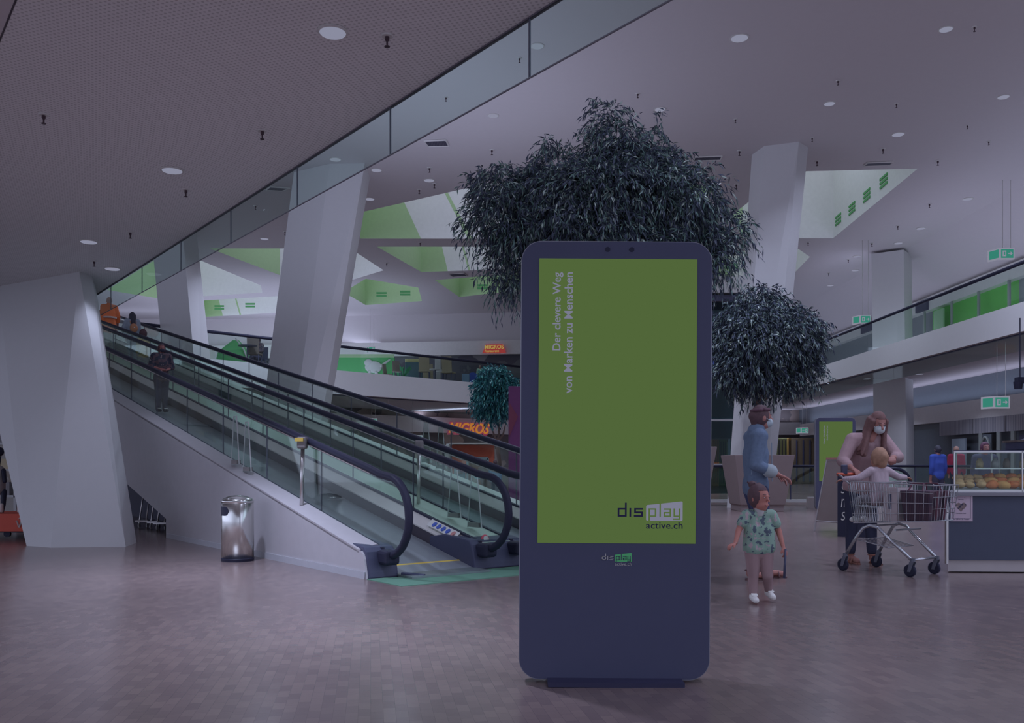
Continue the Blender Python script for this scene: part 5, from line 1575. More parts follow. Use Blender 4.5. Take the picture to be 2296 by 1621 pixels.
for (x, y, lb_) in ((868, 79, 'sprinkler head beside the largest round ceiling light'), (98, 256, 'sprinkler head on the left of the low soffit'), (588, 292, 'sprinkler head near the middle of the low soffit'),
                    (417, 424.5, 'sprinkler head just beyond the second round ceiling light'), (292, 520, 'sprinkler head near the glass edge above the pillar'), (211, 585, 'farthest sprinkler head of the low soffit')):
    sprinkler(onz(x, y, 3.998), lb_, k=0.85)
G1 = 'small round lights in the high white ceiling'
lights = [(1658, 85, 300), (2121, 65, 300), (1860, 232, 130), (2250, 217, 260), (1480, 245, 260), (1106, 259, 260), (1205, 103, 300), (2014, 301, 0), (1552, 405, 0), (1606, 411, 0), (2170, 446, 200), (2065, 512, 0),
          (2014, 545, 0), (962, 404, 0), (829, 446, 0), (844, 381, 0), (1920, 575, 160), (1918, 606, 0), (1862, 640, 0), (752, 357, 0), (593, 535, 160), (2150, 590, 0)]
for i, (x, y, pw_) in enumerate(lights):
    p = onz(x, y, Z_C - 0.002)
    if i == 0: lb_, gr = 'brightest round light of the high ceiling, upper right', None
    elif i == 1: lb_, gr = 'round light of the high ceiling nearest the top right corner', None
    elif i == 6: lb_, gr = 'round light of the high ceiling seen through the hanging glass screen', None
    else: lb_, gr = 'small round recessed light in the high white ceiling', G1
    r = 0.125 if i else 0.17
    round_lamp(p, r if y < 300 else 0.15, lb_, gr, power=pw_ * (0.28 if y < 300 else 0.55))
G2 = 'sprinkler heads in the high white ceiling'
for (x, y) in ((2185, 60), (1879, 181), (2010, 232), (1430, 210), (1649, 267), (2169, 281), (2217, 317), (1658, 338), (1821, 309), (1980, 333), (1832, 361), (2103, 360), (2286, 432), (2084, 457), (2013, 506), (2230, 496),
               (1955, 545), (2146, 541), (1651, 413), (1501, 363), (963, 376), (974, 412), (940, 425), (1000, 218), (1165, 130), (942, 544), (867, 590), (573, 461), (1103, 336), (639, 519), (1812, 543), (1902, 582), (1858, 612), (2060, 700)):
    p = onz(x, y, Z_C - 0.002)
    if p.y < 50 and p.x < 15: sprinkler(p, 'small dark sprinkler head in the high white ceiling', G2, 1.0 if y < 330 else 1.4)
for (x, y) in ((4, 4), (9, 6), (10.5, 12), (4.5, 9.5)): down_lamp((x, y, 9.37), 75, 0.15)  # unseen lamps added to brighten the floor at the right
for (x, y) in ((-4, 32), (1.5, 37), (-8, 29), (10.0, 22), (10.2, 29), (10.4, 36)): down_lamp((x, y, 9.37), 62 if x > 5 else 85, 0.15, 150)  # added beams without fixtures, brightening the gallery fascias
# dark ventilation grilles
m_grille = mat_stripes('vent_grille', T(34, 34, 52), T(56, 56, 74), 8, rough=0.5)
for (pl, lb_) in (([(951, 314), (999, 312), (1006, 325), (960, 326)], 'dark ventilation slot left of the big tree'), ([(1559, 350), (1619, 348), (1615, 356), (1555, 358)], 'dark ventilation slot between the big tree and the tall pillar'),
                  ([(1946, 363), (2003, 361), (1995, 368), (1937, 370)], 'dark ventilation slot right of the tall pillar, above the skylight'), ([(606, 417), (650, 420), (632, 426), (597, 424)], 'dark ventilation slot seen through the hanging glass'),
                  ([(1007, 613), (1040, 611), (1048, 617), (1015, 619)], 'small dark ventilation slot between the green skylights')):
    pts = [onz(x, y, Z_C) for x, y in pl]
    c = sum(pts, Vector()) / 4
    root = empty('ceiling_vent', c, 0, lb_, 'vent')
    mb = MB(); mb.prism([p - c for p in pts], (0, 0, -0.03)); mb.build('grille', m_grille, root)
    mb = MB()
    for i in range(4):
        a, b = pts[i] - c, pts[(i + 1) % 4] - c
        mb.tube([a + Vector((0, 0, -0.02)), b + Vector((0, 0, -0.02))], 0.025, 4)
    mb.build('frame', m_ring, root)
# green louvres on the skylight walls
m_louv = mat('green_louvre', T(62, 112, 78), rough=0.6)
a, b = onz(2058, 378, Z_C), onz(1868, 534, Z_C)
for i, (px, py) in enumerate(((1982, 406), (1944, 438), (1911, 467), (1880, 492))):
    # a point on the wall plane through a-b
    d = (b - a); nn = Vector((-d.y, d.x, 0)).normalized()
    ray = Vector(((px - CX) / F, 1, (CY - py) / F))
    t = nn.dot(a - Vector((0, 0, H))) / nn.dot(ray)
    c = Vector((0, 0, H)) + ray * t
    root = empty('wall_louvre', c, math.atan2(d.y, d.x), ['uppermost and rightmost green louvre on the large right skylight', 'second green louvre from the top on the large right skylight', 'third green louvre from the top on the large right skylight', 'lowest green louvre on the large right skylight'][i], 'vent', 'green louvres on the large right skylight')
    mb = MB()
    for z in (-0.13, 0, 0.13): mb.box((0, 0, z), (0.62, 0.06, 0.07))
    mb.build('slats', m_louv, root)
for (x, y, Y, lb_) in ((493, 690, 47.5, 'green louvre at the left of the far green ceiling recess'), (562, 685, 47.5, 'pale green louvre at the right of the far green ceiling recess'), (856, 661, 44, 'green louvre on the left of the hexagonal skylight'),
                       (909, 658, 43.6, 'green louvre on the right of the hexagonal skylight'), (1082, 644, 43, 'green louvre in the skylight beside the kiosk top'), (1640, 598, 39.2, 'green louvre in the skylight right of the kiosk')):
    c = at(x, y, Y); c = c - Vector((0, 0.1, 0))
    root = empty('wall_louvre', c, 0, lb_, 'vent')
    mb = MB()
    for z in (-0.07, 0.07): mb.box((0, 0, z), (0.5, 0.05, 0.09))
    mb.build('slats', m_louv, root)
# soffit lights under the right gallery
G3 = 'round lights under the right gallery'
for (x, y) in ((1943, 849), (2062, 838), (1903, 838), (2181, 850), (2286, 827), (1882, 904), (1835, 916)):
    p = onz(x, y, 4.415)
    if 12.8 < p.x < 17 or p.x < 12.6: 
        if p.x > 12.9: round_lamp(p, 0.14, 'round recessed light under the right gallery', G3)
for yy in (17, 22, 27, 32, 38, 44, 50): down_lamp((15.0, yy, 4.39), 30, 0.12)  # row of beams added apart from the fixtures, lifting the soffit by bounce
for x, yy in ((-9, 40), (-6, 42.5), (-3, 46), (0, 49), (-13, 37)): down_lamp((x, yy, 3.98), 60, 0.12)  # beams added under the far gallery to brighten the lower level
for x, yy in ((7.5, 49), (11, 49)): down_lamp((x, yy, 4.38), 34, 0.12)  # more added beams, under the far bridge
for x, yy in ((-10, 43), (-6, 45), (-2, 46.5), (-14, 38)): pass

# ================================================================== SIGNS
m_signw = emat('sign_white', E(135, 136, 152), 1.0)
m_signg = emat('sign_green', E(52, 128, 112), 1.0)
def exit_sign(px, py, Y, w_px, label, arrow=1, zc=Z_C):
    c = at(px, py, Y); w = w_px * Y / F; h = w * 0.85
    root = empty('exit_sign', c, 0, label, 'sign')
    mb = MB(); mb.box((0, 0, 0), (w * 1.12, 0.06, h)); mb.build('front_face', m_signw, root)
    mb = MB(); mb.prism([(-w * 0.58, -0.03, -h / 2), (-w * 0.58, -0.03, h / 2), (-w * 0.95, 0.35, h / 2), (-w * 0.95, 0.35, -h / 2)], (0.03, 0.02, 0)); mb.build('side_face', m_signw, root)
    mb = MB(); mb.box((0, -0.034, 0), (w * 0.92, 0.008, h * 0.78)); g_ = mb.build('green_field', m_signg, root)
    mb = MB()
    mb.box((-w * 0.22 * arrow, -0.041, 0), (w * 0.26, 0.006, h * 0.5))
    mb.box((w * 0.17 * arrow, -0.041, 0), (w * 0.22, 0.006, h * 0.09))
    mb.prism([(w * 0.24 * arrow, -0.044, h * 0.17), (w * 0.40 * arrow, -0.044, 0), (w * 0.24 * arrow, -0.044, -h * 0.17)], (0, 0.006, 0))
    mb.build('arrow_and_door', m_signw, g_)
    mb = MB(); mb.box((-w * 0.22 * arrow, -0.045, 0), (w * 0.1, 0.004, h * 0.28)); mb.build('running_figure', m_signg, g_)
    mb = MB(); mb.prism([(-w * 0.62, -0.02, -h * 0.36), (-w * 0.62, -0.02, h * 0.36), (-w * 0.9, 0.28, h * 0.36), (-w * 0.9, 0.28, -h * 0.36)], (-0.012, -0.01, 0)); mb.build('side_field', m_signg, root)
    mb = MB(); 
    for x in (-w * 0.3, w * 0.3): mb.tube([(x, 0, h / 2), (x, 0, zc - c.z + .01)], 0.008, 6)
    mb.build('hanger', M_steel, root)
exit_sign(2257, 569, 26, 30, 'green and white exit sign hanging at the top right above the gallery railing')
exit_sign(1940, 716, 33, 22, 'green and white exit sign left of the straight pillar, above the railing')
exit_sign(2245, 902, 24, 32, 'green and white exit sign above the bakery counter', zc=4.42)
exit_sign(1804, 965, 44, 15, 'small green exit sign beyond the planter', arrow=-1, zc=4.42)
exit_sign(834, 783, 47.6, 14, 'small exit sign on the far upper gallery', arrow=-1)
exit_sign(838, 944, 42, 14, 'small exit sign on the far lower bulkhead, seen over the walkways', arrow=-1, zc=4.02)
mb = MB(); c = at(934, 979.5, 41.0)
info = empty('hanging_sign', c, 0, 'narrow white sign with teal letters hanging in the far lower shop', 'sign')
mb.box((0, 0, 0), (0.55, 0.03, 0.16)); mb.build('board', m_signw, info)
mb = MB(); mb.box((-0.16, -0.018, 0), (0.1, 0.004, 0.08)); mb.box((0.08, -0.018, 0), (0.3, 0.004, 0.08)); mb.build('lettering', m_signg, info)
mb = MB(); mb.tube([(-0.2, 0, 0.08), (-0.2, 0, 4.03 - c.z)], 0.008, 5); mb.tube([(0.2, 0, 0.08), (0.2, 0, 4.03 - c.z)], 0.008, 5); mb.build('hanger', M_steel, info)
# supermarket signs
m_so = emat('sign_orange', E(168, 108, 48), 1.0)
m_sm = emat('sign_magenta', E(120, 50, 72), 1.0)
m_sy = emat('sign_yellow', E(160, 140, 76), 1.0)
Db = Vector((9.0, 7.0, 0)).normalized()
# far lower wall line from (-9,44.6) to (0,51.6)
def on_line(px, P, D):
    a = (px - CX) / F
    t = (a * P.y - P.x) / (D.x - a * D.y)
    return P + D * t
Lp = Vector((-9.0, 44.55, 0))
pA, pB = on_line(1003, Lp, Db), on_line(1094, Lp, Db)
wid = (pB - pA).length
zA = H + (CY - 970) / F * pA.y
nrm = Vector((Db.y, -Db.x, 0))
sg = empty('supermarket_sign', (pA.x, pA.y, 0), 0, 'large orange and yellow slanted supermarket lettering on the lower bulkhead', 'sign')
lettering('letter_border', 'MIGROS', Vector((0, 0, zA - 0.05)) + nrm * 0.06 - Db * 0.05, Db, (0, 0, 1), m_sm, sg, width=wid + .12, height=0.66, bold=0.07, shear=0.28, thick=0.05)  # magenta border behind the letters
lettering('letters', 'MIGROS', Vector((0, 0, zA)) + nrm * 0.13, Db, (0, 0, 1), m_so, sg, width=wid, height=0.56, bold=0.02, shear=0.28, thick=0.05)
Lu = Vector((-24, 51.45, 0)); Du = Vector((28.6, -3.8, 0)).normalized()
pA, pB = on_line(1088, Lu, Du), on_line(1130, Lu, Du)
wid = (pB - pA).length; zA = H + (CY - 783) / F * pA.y
n2 = Vector((Du.y, -Du.x, 0))
sg = empty('supermarket_sign', (pA.x, pA.y, 0), 0, 'small red and yellow supermarket restaurant sign on the upper bulkhead', 'sign')
lettering('letters', 'MIGROS', Vector((0, 0, zA)) + n2 * 0.13, Du, (0, 0, 1), m_sy, sg, width=wid, height=0.2, bold=0.02, thick=0.04)
mb = MB(); mb.prism([Vector((0, 0, zA - 0.02)) + n2 * 0.08 + Du * -0.05, Vector((0, 0, zA + 0.24)) + n2 * 0.08 + Du * 0.05, Vector((0, 0, zA + 0.24)) + n2 * 0.08 + Du * (wid - .05), Vector((0, 0, zA - 0.02)) + n2 * 0.08 + Du * (wid + 0.05), Vector((0, 0, zA - 0.22)) + n2 * 0.08 + Du * (wid + 0.12), Vector((0, 0, zA - 0.22)) + n2 * 0.08 - Du * 0.15], n2 * 0.03)
mb.build('red_backing', emat('sign_red', E(138, 52, 52), 1.0), sg)
lettering('subtitle', 'Restaurant', Vector((0, 0, zA - 0.18)) + n2 * 0.13, Du, (0, 0, 1), m_sy, sg, width=wid * 0.75, height=0.13, bold=0.01, thick=0.03)

# ================================================================== RAILING, ESCALATOR, BOARDS (right middle ground)
glass_rail('void_railing', (5.3, 24.2, 0), (13.2, 24.2, 0), 0.08, 0.98, 'low glass railing with dark handrail round the floor opening behind the planter', 7, rail_r=0.035, post=True, kerb=True)
es = empty('escalator_balustrade', (9.2, 22.6, 0), 0, 'rounded dark handrail end of an escalator beyond the cart', 'escalator')
pts = [(-1.6, 0, 0.15), (-0.9, 0, 0.75), (-0.55, 0, 0.95), (0.0, 0, 1.0), (0.5, 0, 1.0)] + [(0.5 + 0.4 * math.sin(math.radians(a)), 0, 0.6 + 0.4 * math.cos(math.radians(a))) for a in range(15, 181, 15)]
mb = MB(); mb.tube(pts, 0.045, 8); mb.build('handrail', M_black, es, smooth=True)
mb = MB(); mb.prism([(x, 0, z) for x, _, z in pts if z > 0.3] + [(-1.4, 0, 0.3)], (0, 0.012, 0)); mb.build('glass_panel', M_glass, es)
mb = MB(); mb.box((-0.4, 0.0, 0.14), (2.6, 0.25, 0.28)); mb.build('deck', m_deck, es)
# folding A-board, seen almost edge-on
g = gnd(1893, 1192)
ab = empty('folding_board', (g.x, g.y, 0), math.radians(-62), 'grey A-frame board left of the cart, hinged at the top', 'sign board')
m_abf = mat('board_frame', T(108, 106, 120), rough=.4); m_abp = mat('board_panel', T(84, 76, 84), rough=.7)
for s in (-1, 1):
    def AL(x, t): return Vector((x, s * (0.03 + 0.30 * (1 - t)), 1.2 * t + 0.0))
    fr = MB()
    for x in (-0.33, 0.33): fr.tube([AL(x, 0), AL(x, 1)], 0.016, 6)
    for t in (0.14, 0.98): fr.tube([AL(-0.33, t), AL(0.33, t)], 0.014, 6)
    lf = fr.build('leaf_frame', m_abf, ab)
    mb = MB(); mb.prism([AL(-0.32, .15), AL(0.32, .15), AL(0.32, .97), AL(-0.32, .97)], (0, s * 0.008, 0)); mb.build('panel', m_abp if s < 0 else mat('board_paper', T(124, 118, 130)), lf)
mb = MB(); mb.box((0, 0, 1.205), (0.68, 0.1, 0.03)); mb.build('top_rail', mat('board_red', T(120, 84, 92)), ab)
g = gnd(1912, 1203)
cb = empty('chalkboard', (g.x, g.y, 0), math.radians(-20), 'black chalkboard with white handwriting standing behind the cart', 'sign board')
mb = MB(); mb.prism([(-0.22, -0.10, 0), (0.22, -0.10, 0), (0.22, 0.06, 0.95), (-0.22, 0.06, 0.95)], (0, 0.02, 0)); mb.build('board', M_black, cb)
mb = MB(); mb.prism([(-0.22, 0.30, 0), (0.22, 0.30, 0), (0.22, 0.1, 0.95), (-0.22, 0.1, 0.95)], (0, 0.02, 0)); mb.build('back_leg', M_dark, cb)
for txt, z, w in (('Snack', 0.66, 0.34), ('menu', 0.45, 0.32), ('Suppe', 0.25, 0.34)):
    lettering('chalk_writing', txt, (-0.17, -0.10 + 0.16 * z / .95 - 0.006, z), (1, 0, 0), (0, 0.166, 0.986), mat('chalk', T(128, 128, 140)), cb, width=w, height=0.13, shear=.2, thick=.002)
# paper menu hanging above left of the child
# ================================================================== LEFT SHOP STAND
g = gnd(10, 1208)
rs_ = empty('promotion_stand', (g.x, g.y, 0), 0, 'orange red skirted stand with white scroll ornament at the left edge', 'stand')
m_rs = mat('stand_orange', T(138, 62, 58), rough=.7)
mb = MB(); mb.box((0, 0.4, 0.24), (1.1, 0.8, 0.26)); mb.build('skirt', m_rs, rs_)
mb = MB(); 
for q in (-1, 1):
    mb.tube([(0.30 + q * (0.02 + 0.055 * t), -0.006, 0.22 + 0.05 * math.sin(t * 4.5)) for t in [i / 8 * 1.9 for i in range(9)]], 0.012, 6)
    mb.tube([(0.30 + q * (0.05 + 0.03 * math.cos(a)), -0.006, 0.29 + 0.03 * math.sin(a)) for a in [i * .6 for i in range(9)]], 0.008, 6)
mb.ell((0.30, -0.004, 0.29), (0.02, 0.006, 0.05))
mb.build('scroll_ornament', mat('ornament_white', T(128, 120, 132)), rs_)
for x in (-.4, 0, .4):
    mb = MB(); mb.lathe([(0, 0), (.05, 0), (.05, .04), (0, .04)], (x, .1, .07), 12, Matrix.Rotation(math.radians(90), 3, 'X')); mb.build('wheel', M_black, rs_)
mb = MB(); mb.box((0, .4, .10), (1.0, .7, .02)); mb.build('chassis', M_black, rs_)
def mannequin(x, lbl, shirt):
    r = empty('sales_figure', (g.x + x, g.y + .35, 0.37), 0, lbl, 'figure')
    b = MB()
    for s in (-1, 1):
        b.cap((s * .07, 0, .32), (s * .08, -.03, .12), .045, .035); b.cap((s * .08, -.03, .12), (s * .09, -.08, .03), .034, .03)
        b.cap((s * .09, -.04, .64), (s * .13, -.08, .48), .035, .03)
    b.build('legs', M_black, r, smooth=True)
    b = MB(); b.cap((0, 0, .36), (0, -.01, .62), .09, .10); b.build('vest', shirt, r, smooth=True)
    b = MB(); b.tube([(0, -.01, .70), (.01, 0, .86)], .02, 8); b.ell((.01, 0, .93), (.06, .06, .07)); b.build('head', M_black, r, smooth=True)
    b = MB(); b.cap((-.02, -.11, .44), (.02, -.12, .56), .025, .03); b.build('tie', mat('ornament_white', T(128, 120, 132)), r, smooth=True)
    b = MB()
    for s in (-1, 1): b.cap((s * .09, -.09, .03), (s * .09, -.09, .12), .028, .026)
    b.build('socks', mat('ornament_white', T(128, 120, 132)), r, smooth=True)
mannequin(.16, 'dark seated figure with orange vest on the orange stand', m_rs)
mannequin(-.28, 'dark seated figure cut by the left picture edge on the orange stand', mat('grey_cloth', T(96, 92, 104)))
sh = empty('shop_shelf', (-10.75, 17.2, 0), 0, 'pale shop shelf with goods behind the broad leaning pillar, at the left edge', 'shelf')
for z in (0.5, 1.0, 1.5, 2.0):
    mb = MB(); mb.box((0, 0, z), (2.6, .5, .04)); mb.build('shelf_board', M_white2, sh)
for x in (-1.3, 1.3):
    mb = MB(); mb.box((x, 0, 1.1), (.05, .5, 2.2)); mb.build('upright', M_white2, sh)
rg = random.Random(2)
gc_ = {'orange': T(150, 96, 62), 'cream': T(132, 124, 116), 'grey': T(92, 90, 104), 'red': T(128, 62, 62)}
for z in (0.52, 1.02, 1.52):
    for i in range(7):
        nmc = rg.choice(list(gc_)); hh = rg.uniform(.15, .33)
        mb = MB(); mb.box((0, 0, hh / 2), (.22, .2, hh)); mb.box((0, -.102, hh * .5), (.14, .004, hh * .4))
        o = mb.build('goods_box', mat('goods_' + nmc, gc_[nmc]), bevel=.008); o.location = (-10.75 - 1.1 + i * .36, 17.1, z)
        tag(o, '%s box on the %s shelf behind the broad leaning pillar' % (nmc, {0.52: 'lowest', 1.02: 'middle', 1.52: 'upper'}[z]), 'box', '%s boxes on the %s shelf' % (nmc, {0.52: 'lowest', 1.02: 'middle', 1.52: 'upper'}[z]))
# dim trolleys in the dark space under the ramp
for i, (px, w) in enumerate(((312, .3), (338, .25), (352, .3))):
    pp = onY(px, 15.6 - i * .3, 0)
    r = empty('stored_trolley', pp, 0, ['leftmost pale trolley in the dark space under the walkway', 'middle pale trolley in the dark space under the walkway', 'rightmost pale trolley in the dark space under the walkway'][i], 'trolley')
    mb = MB(); mb.tube([(0, 0, .08), (0.02, .1, .5), (.1, .12, .55)], .014, 6); mb.tube([(.12, 0, .08), (.12, .1, .4)], .014, 6); mb.box((.08, .05, .12), (.22, .3, .03)); mb.build('frame', M_steel, r)
    for x in (0, .14):
        mb = MB(); mb.lathe([(0, -.01), (.04, -.01), (.04, .01), (0, .01)], (x, 0, .04), 12, Matrix.Rotation(math.radians(90), 3, 'Y')); mb.build('wheel', M_white2, r)

# ================================================================== UPPER GALLERY (far)
def place(px, Y, z): return onY(px, Y, z)
def flat_box(name, px0, px1, py0, py1, Y, dep, m, lbl, cat, extra=None, base=None):
    a, b = at(px0, py1, Y), at(px1, py0, Y)
    if base is not None: a.z = base
    o = empty(name, (a.x, Y, a.z), 0, lbl, cat)
    w, h = b.x - a.x, b.z - a.z
    mb = MB(); mb.box((w / 2, dep / 2, h / 2), (w, dep, h)); mb.build('body', m, o, bevel=.02)
    return o, w, h
m_grn = mat('green_play_wall', T(62, 120, 84), rough=.7)
wl, w, h = flat_box('play_corner_wall', 740, 884, 801, 826, 42.5, .3, m_grn, 'green play corner wall with white animal on the far upper gallery', 'wall panel', base=5.0)
h = 1.35
mb = MB(); mb.box((w * .5, -.02, 1.28), (w, .05, .16)); mb.build('pale_stripe', mat('pale_green_strip', T(112, 132, 116)), wl)
mb = MB()
mb.ell((w * .68, -.05, .75), (.42, .05, .28)); mb.ell((w * .60, -.05, .95), (.2, .05, .18)); mb.cap((w * .72, -.05, .5), (w * .76, -.05, .2), .08, .07); mb.cap((w * .62, -.05, .55), (w * .6, -.05, .25), .07, .06); mb.cap((w * .80, -.05, .8), (w * .93, -.05, 1.1), .07, .04)
mb.build('white_shape', M_white2, wl, smooth=True)
# covered green seat and cafe set near the slender pillar
p0 = place(520, 36.5, 5.0)
r = empty('covered_swing', p0, 0, 'green covered tent-like seat on the upper gallery between two pillars', 'tent')
mb = MB(); mb.loft([[(-.75, 0, 0), (.7, 0, 0), (.7, .9, 0), (-.75, .9, 0)], [(-.6, .1, .75), (.45, .1, .85), (.45, .8, .85), (-.6, .8, .75)], [(-.1, .4, 1.25), (.15, .4, 1.25), (.15, .5, 1.25), (-.1, .5, 1.25)]]); mb.build('cover', m_grn, r)
mb = MB(); mb.tube([(0.15, -.02, 1.28), (.50, -.02, .8), (.78, -.02, 0)], .03, 6); mb.build('edge_piping', M_white2, r)
def cafe_chair(px, Y, z, rz, lbl, m, group=None, sc=1.0):
    r = empty('cafe_chair', place(px, Y, z), rz, lbl, 'chair', group)
    r.scale = (sc, sc, sc)
    mb = MB(); mb.box((0, 0, .45), (.44, .44, .06)); mb.build('seat', m, r, bevel=.01)
    mb = MB(); mb.box((0, .21, .78), (.42, .05, .60), ax=Matrix.Rotation(math.radians(-8), 3, 'X')); mb.build('backrest', m, r, bevel=.01)
    for x in (-.19, .19):
        for y in (-.19, .19):
            mb = MB(); mb.tube([(x, y, .44), (x * 1.05, y * 1.05, 0)], .02, 6); mb.build('leg', M_dark, r)
    return r
def cafe_table(px, Y, z, lbl, m, hh=.75):
    r = empty('cafe_table', place(px, Y, z), 0, lbl, 'table')
    mb = MB(); mb.lathe([(0, hh - .03), (.36, hh - .03), (.37, hh), (0, hh)], n=24); mb.build('table_top', m, r)
    mb = MB(); mb.lathe([(.22, 0), (.2, .02), (.035, .05), (.035, hh - .03)], n=12); mb.build('pedestal', M_dark, r)
    return r
m_chb = mat('olive_chair', T(78, 72, 76), rough=.8); m_chg = mat('khaki_chair', T(96, 90, 84), rough=.8)
cafe_table(555, 34.8, 5.0, 'dark cafe table left of the seated person on the upper gallery', M_dark)
cafe_chair(571, 35.4, 5.0, math.pi, 'high-backed dark chair in front of the seated person on the upper gallery', m_chb, sc=1.1)
cafe_chair(588, 36.8, 5.0, 0, 'dark chair under the seated person beside the tall leaning pillar', M_dark, sc=.9)
zsit = 5.0
human('person', 'person seated at the cafe on the upper gallery left of the tall leaning pillar', (place(580, 36.2, 5.0).x, 36.2, 4.92), math.pi * .9, 1.7, skincol=(104, 76, 82),
      pose=dict(pelvis=(0, 0, .32), hipR=(.05, 0, .31), hipL=(-.05, 0, .31), waist=(0, 0, .41), chest=(0, 0, .52), shoR=(.1, 0, .615), shoL=(-.1, 0, .615), neck=(0, 0, .645), head=(0, .01, .725), kneeR=(.06, .24, .30), kneeL=(-.06, .24, .30), ankleR=(.06, .25, .07), ankleL=(-.06, .25, .07),
                elbR=(.13, .03, .46), wriR=(.10, .15, .44), elbL=(-.13, .03, .46), wriL=(-.10, .15, .44)),
      clothes=(('trousers', m_dk, dict(to=.95)), ('jacket', m_camo, dict(sleeve=1.95, g=.02))), hair=('short', mat('black_hair', T(38, 38, 52))), voxel=.03, shoes=('sneaker', M_black))
for i, (px, Y, rz, sc, lb_, m) in enumerate(((952, 42.4, math.pi, 1.2, 'khaki high-backed chair at the left of the white cafe tables', m_chg), (961, 46.4, math.pi, 1.2, 'khaki high-backed chair just behind the leftmost one at the white cafe tables', m_chg),
        (1006, 43.0, math.pi * .9, 1.2, 'khaki high-backed chair at the right of the white cafe tables', m_chg), (869, 42.2, 1.2, .8, 'dark slatted chair beside the green play corner wall', m_chb), (890, 40.8, .4, .8, 'second dark slatted chair beside the play corner wall', m_chb))):
    cafe_chair(px, Y, 5.0, rz, lb_, m, sc=sc)
cafe_table(976, 44.0, 5.0, 'left white round cafe table on the far gallery', M_white2, .8)
cafe_table(994, 44.9, 5.0, 'right white round cafe table on the far gallery', M_white2, .8)
flat_box('dark_partition', 908, 946, 812, 848, 44.6, .2, mat('dark_teal_board', T(42, 58, 74)), 'dark teal partition behind the cafe tables on the far gallery', 'partition', base=5.0)
o, w, h = flat_box('advert_column', 975, 988, 797, 860, 45.4, .5, mat('white_column_paint', T(112, 112, 128)), 'white square column among the cafe tables on the far gallery', 'column', base=5.0)
flat_box('yellow_awning', 908, 952, 804, 812, 44.8, .6, mat('pale_yellow_cloth', T(122, 118, 96)), 'pale yellow awning over the dark partition', 'awning')
pp = place(904, 42.6, 5.0)
r = empty('potted_plant', pp, 0, 'small green potted plant beside the dark partition on the far gallery', 'plant')
mb = MB(); mb.lathe([(0, 0), (.16, 0), (.2, .3), (0, .3)], n=14); mb.build('pot', M_dark, r)
mb = MB()
for i in range(18):
    a = i * 2.4; mb.prism([(0, 0, .3), (.25 * math.cos(a) + .03, .25 * math.sin(a), .6 + .2 * math.sin(i)), (.42 * math.cos(a), .42 * math.sin(a), .75 + .2 * math.sin(i * 2)), (.25 * math.cos(a) - .03, .25 * math.sin(a), .55 + .2 * math.sin(i))], (0.01, 0.01, 0))
mb.build('leaves', mat('plant_green', T(46, 96, 76)), r)
simple('seated person in pale clothing near the restaurant sign on the far gallery', 1076, 823, 46.5, 5.0, .4, (mat('mint_cloth', T(112, 134, 130)), m_dk), vox=.04, Ht=1.3, hairm=mat('grey_hair', T(120, 96, 98)))
simple('person in dark red beside the mint clothed one on the far gallery', 1104, 822, 47.0, 5.0, 1.5, (m_red, m_dk), vox=.04, Ht=1.32)
pp = place(1060, 45.6, 5.0)
r = empty('round_display', pp, 0, 'round blue board standing on the far gallery edge', 'display')
mb = MB(); mb.lathe([(0, -.03), (.27, -.03), (.27, .03), (0, .03)], (0, 0, .55), 24, Matrix.Rotation(math.radians(90), 3, 'X')); mb.build('disc', m_blue, r)
mb = MB(); mb.tube([(0, 0, 0), (0, 0, .3)], .03, 8); mb.build('stem', M_dark, r)
flat_box('shop_shelving', 1036, 1052, 838, 852, 45.0, .4, mat('cool_blue_board', T(72, 92, 124)), 'small blue shelf unit left of the round blue board', 'shelf', base=5.0)
# ================================================================== LOWER FAR SHOPS, seen over the walkways
o, w, h = flat_box('market_stall', 1012, 1108, 997, 1052, 40.5, 1.0, mat('stall_orange', T(138, 70, 62)), 'orange red wall of a market stall below the large supermarket sign', 'stall', base=0)
mb = MB(); mb.box((w / 2, -.05, h + .04), (w + .1, 1.2, .06)); mb.build('canopy', m_deck, o)
mb = MB(); mb.lathe([(0, 0), (.13, 0), (.13, 1.1), (.05, 1.2), (0, 1.2)], (-.15, -.2, .85), 14); mb.build('lantern', M_white2, o, smooth=True)
o, w, h = flat_box('poster_case', 1048, 1094, 1028, 1085, 34.0, .15, mat('case_brown', T(104, 80, 78)), 'brown glazed poster case behind the second walkway', 'display case', base=0)
mb = MB()
for x in (0, w): mb.box((x, -.01, h / 2), (.08, .2, h))
mb.box((w / 2, -.01, h), (w, .2, .09)); mb.build('frame', mat('case_frame', T(96, 112, 130)), o)
mb = MB(); mb.lathe([(0, -.02), (.16, -.02), (.16, .0), (0, .0)], (w / 2, -.03, h * .52), 20, Matrix.Rotation(math.radians(90), 3, 'X')); mb.build('round_poster', mat('case_blue', T(88, 112, 132)), o)
simple('person in a blue jacket with backpack straps beyond the end of the second walkway', 1110, 1041, 26.0, 0, 0.1, (mat('steel_blue_cloth', T(52, 72, 108)), m_dk), vox=.025, Ht=1.25)
for i, (px, w_, c_, lb_) in enumerate(((930, 20, (122, 112, 120), 'cream'), (958, 24, (84, 78, 84), 'olive'), (985, 18, (116, 110, 118), 'white'), (1000, 12, (104, 60, 66), 'red'), (1018, 22, (80, 104, 128), 'light blue'), (1030, 12, (44, 100, 124), 'teal'))):
    o, w, h = flat_box('goods_display', px, px + w_, 1012 + i * 8, 1070, 34.5 + (i % 2) * .6, .5, mat('display_%s' % lb_.replace(' ', '_'), T(*c_)), '%s goods display among the far lower shop stands' % lb_, 'display', base=0)
    mb = MB(); mb.box((w / 2, -.01, h * .75), (w * .8, .03, h * .1)); mb.box((w / 2, -.01, h * .5), (w * .8, .03, h * .08)); mb.build('goods', m_shop, o)
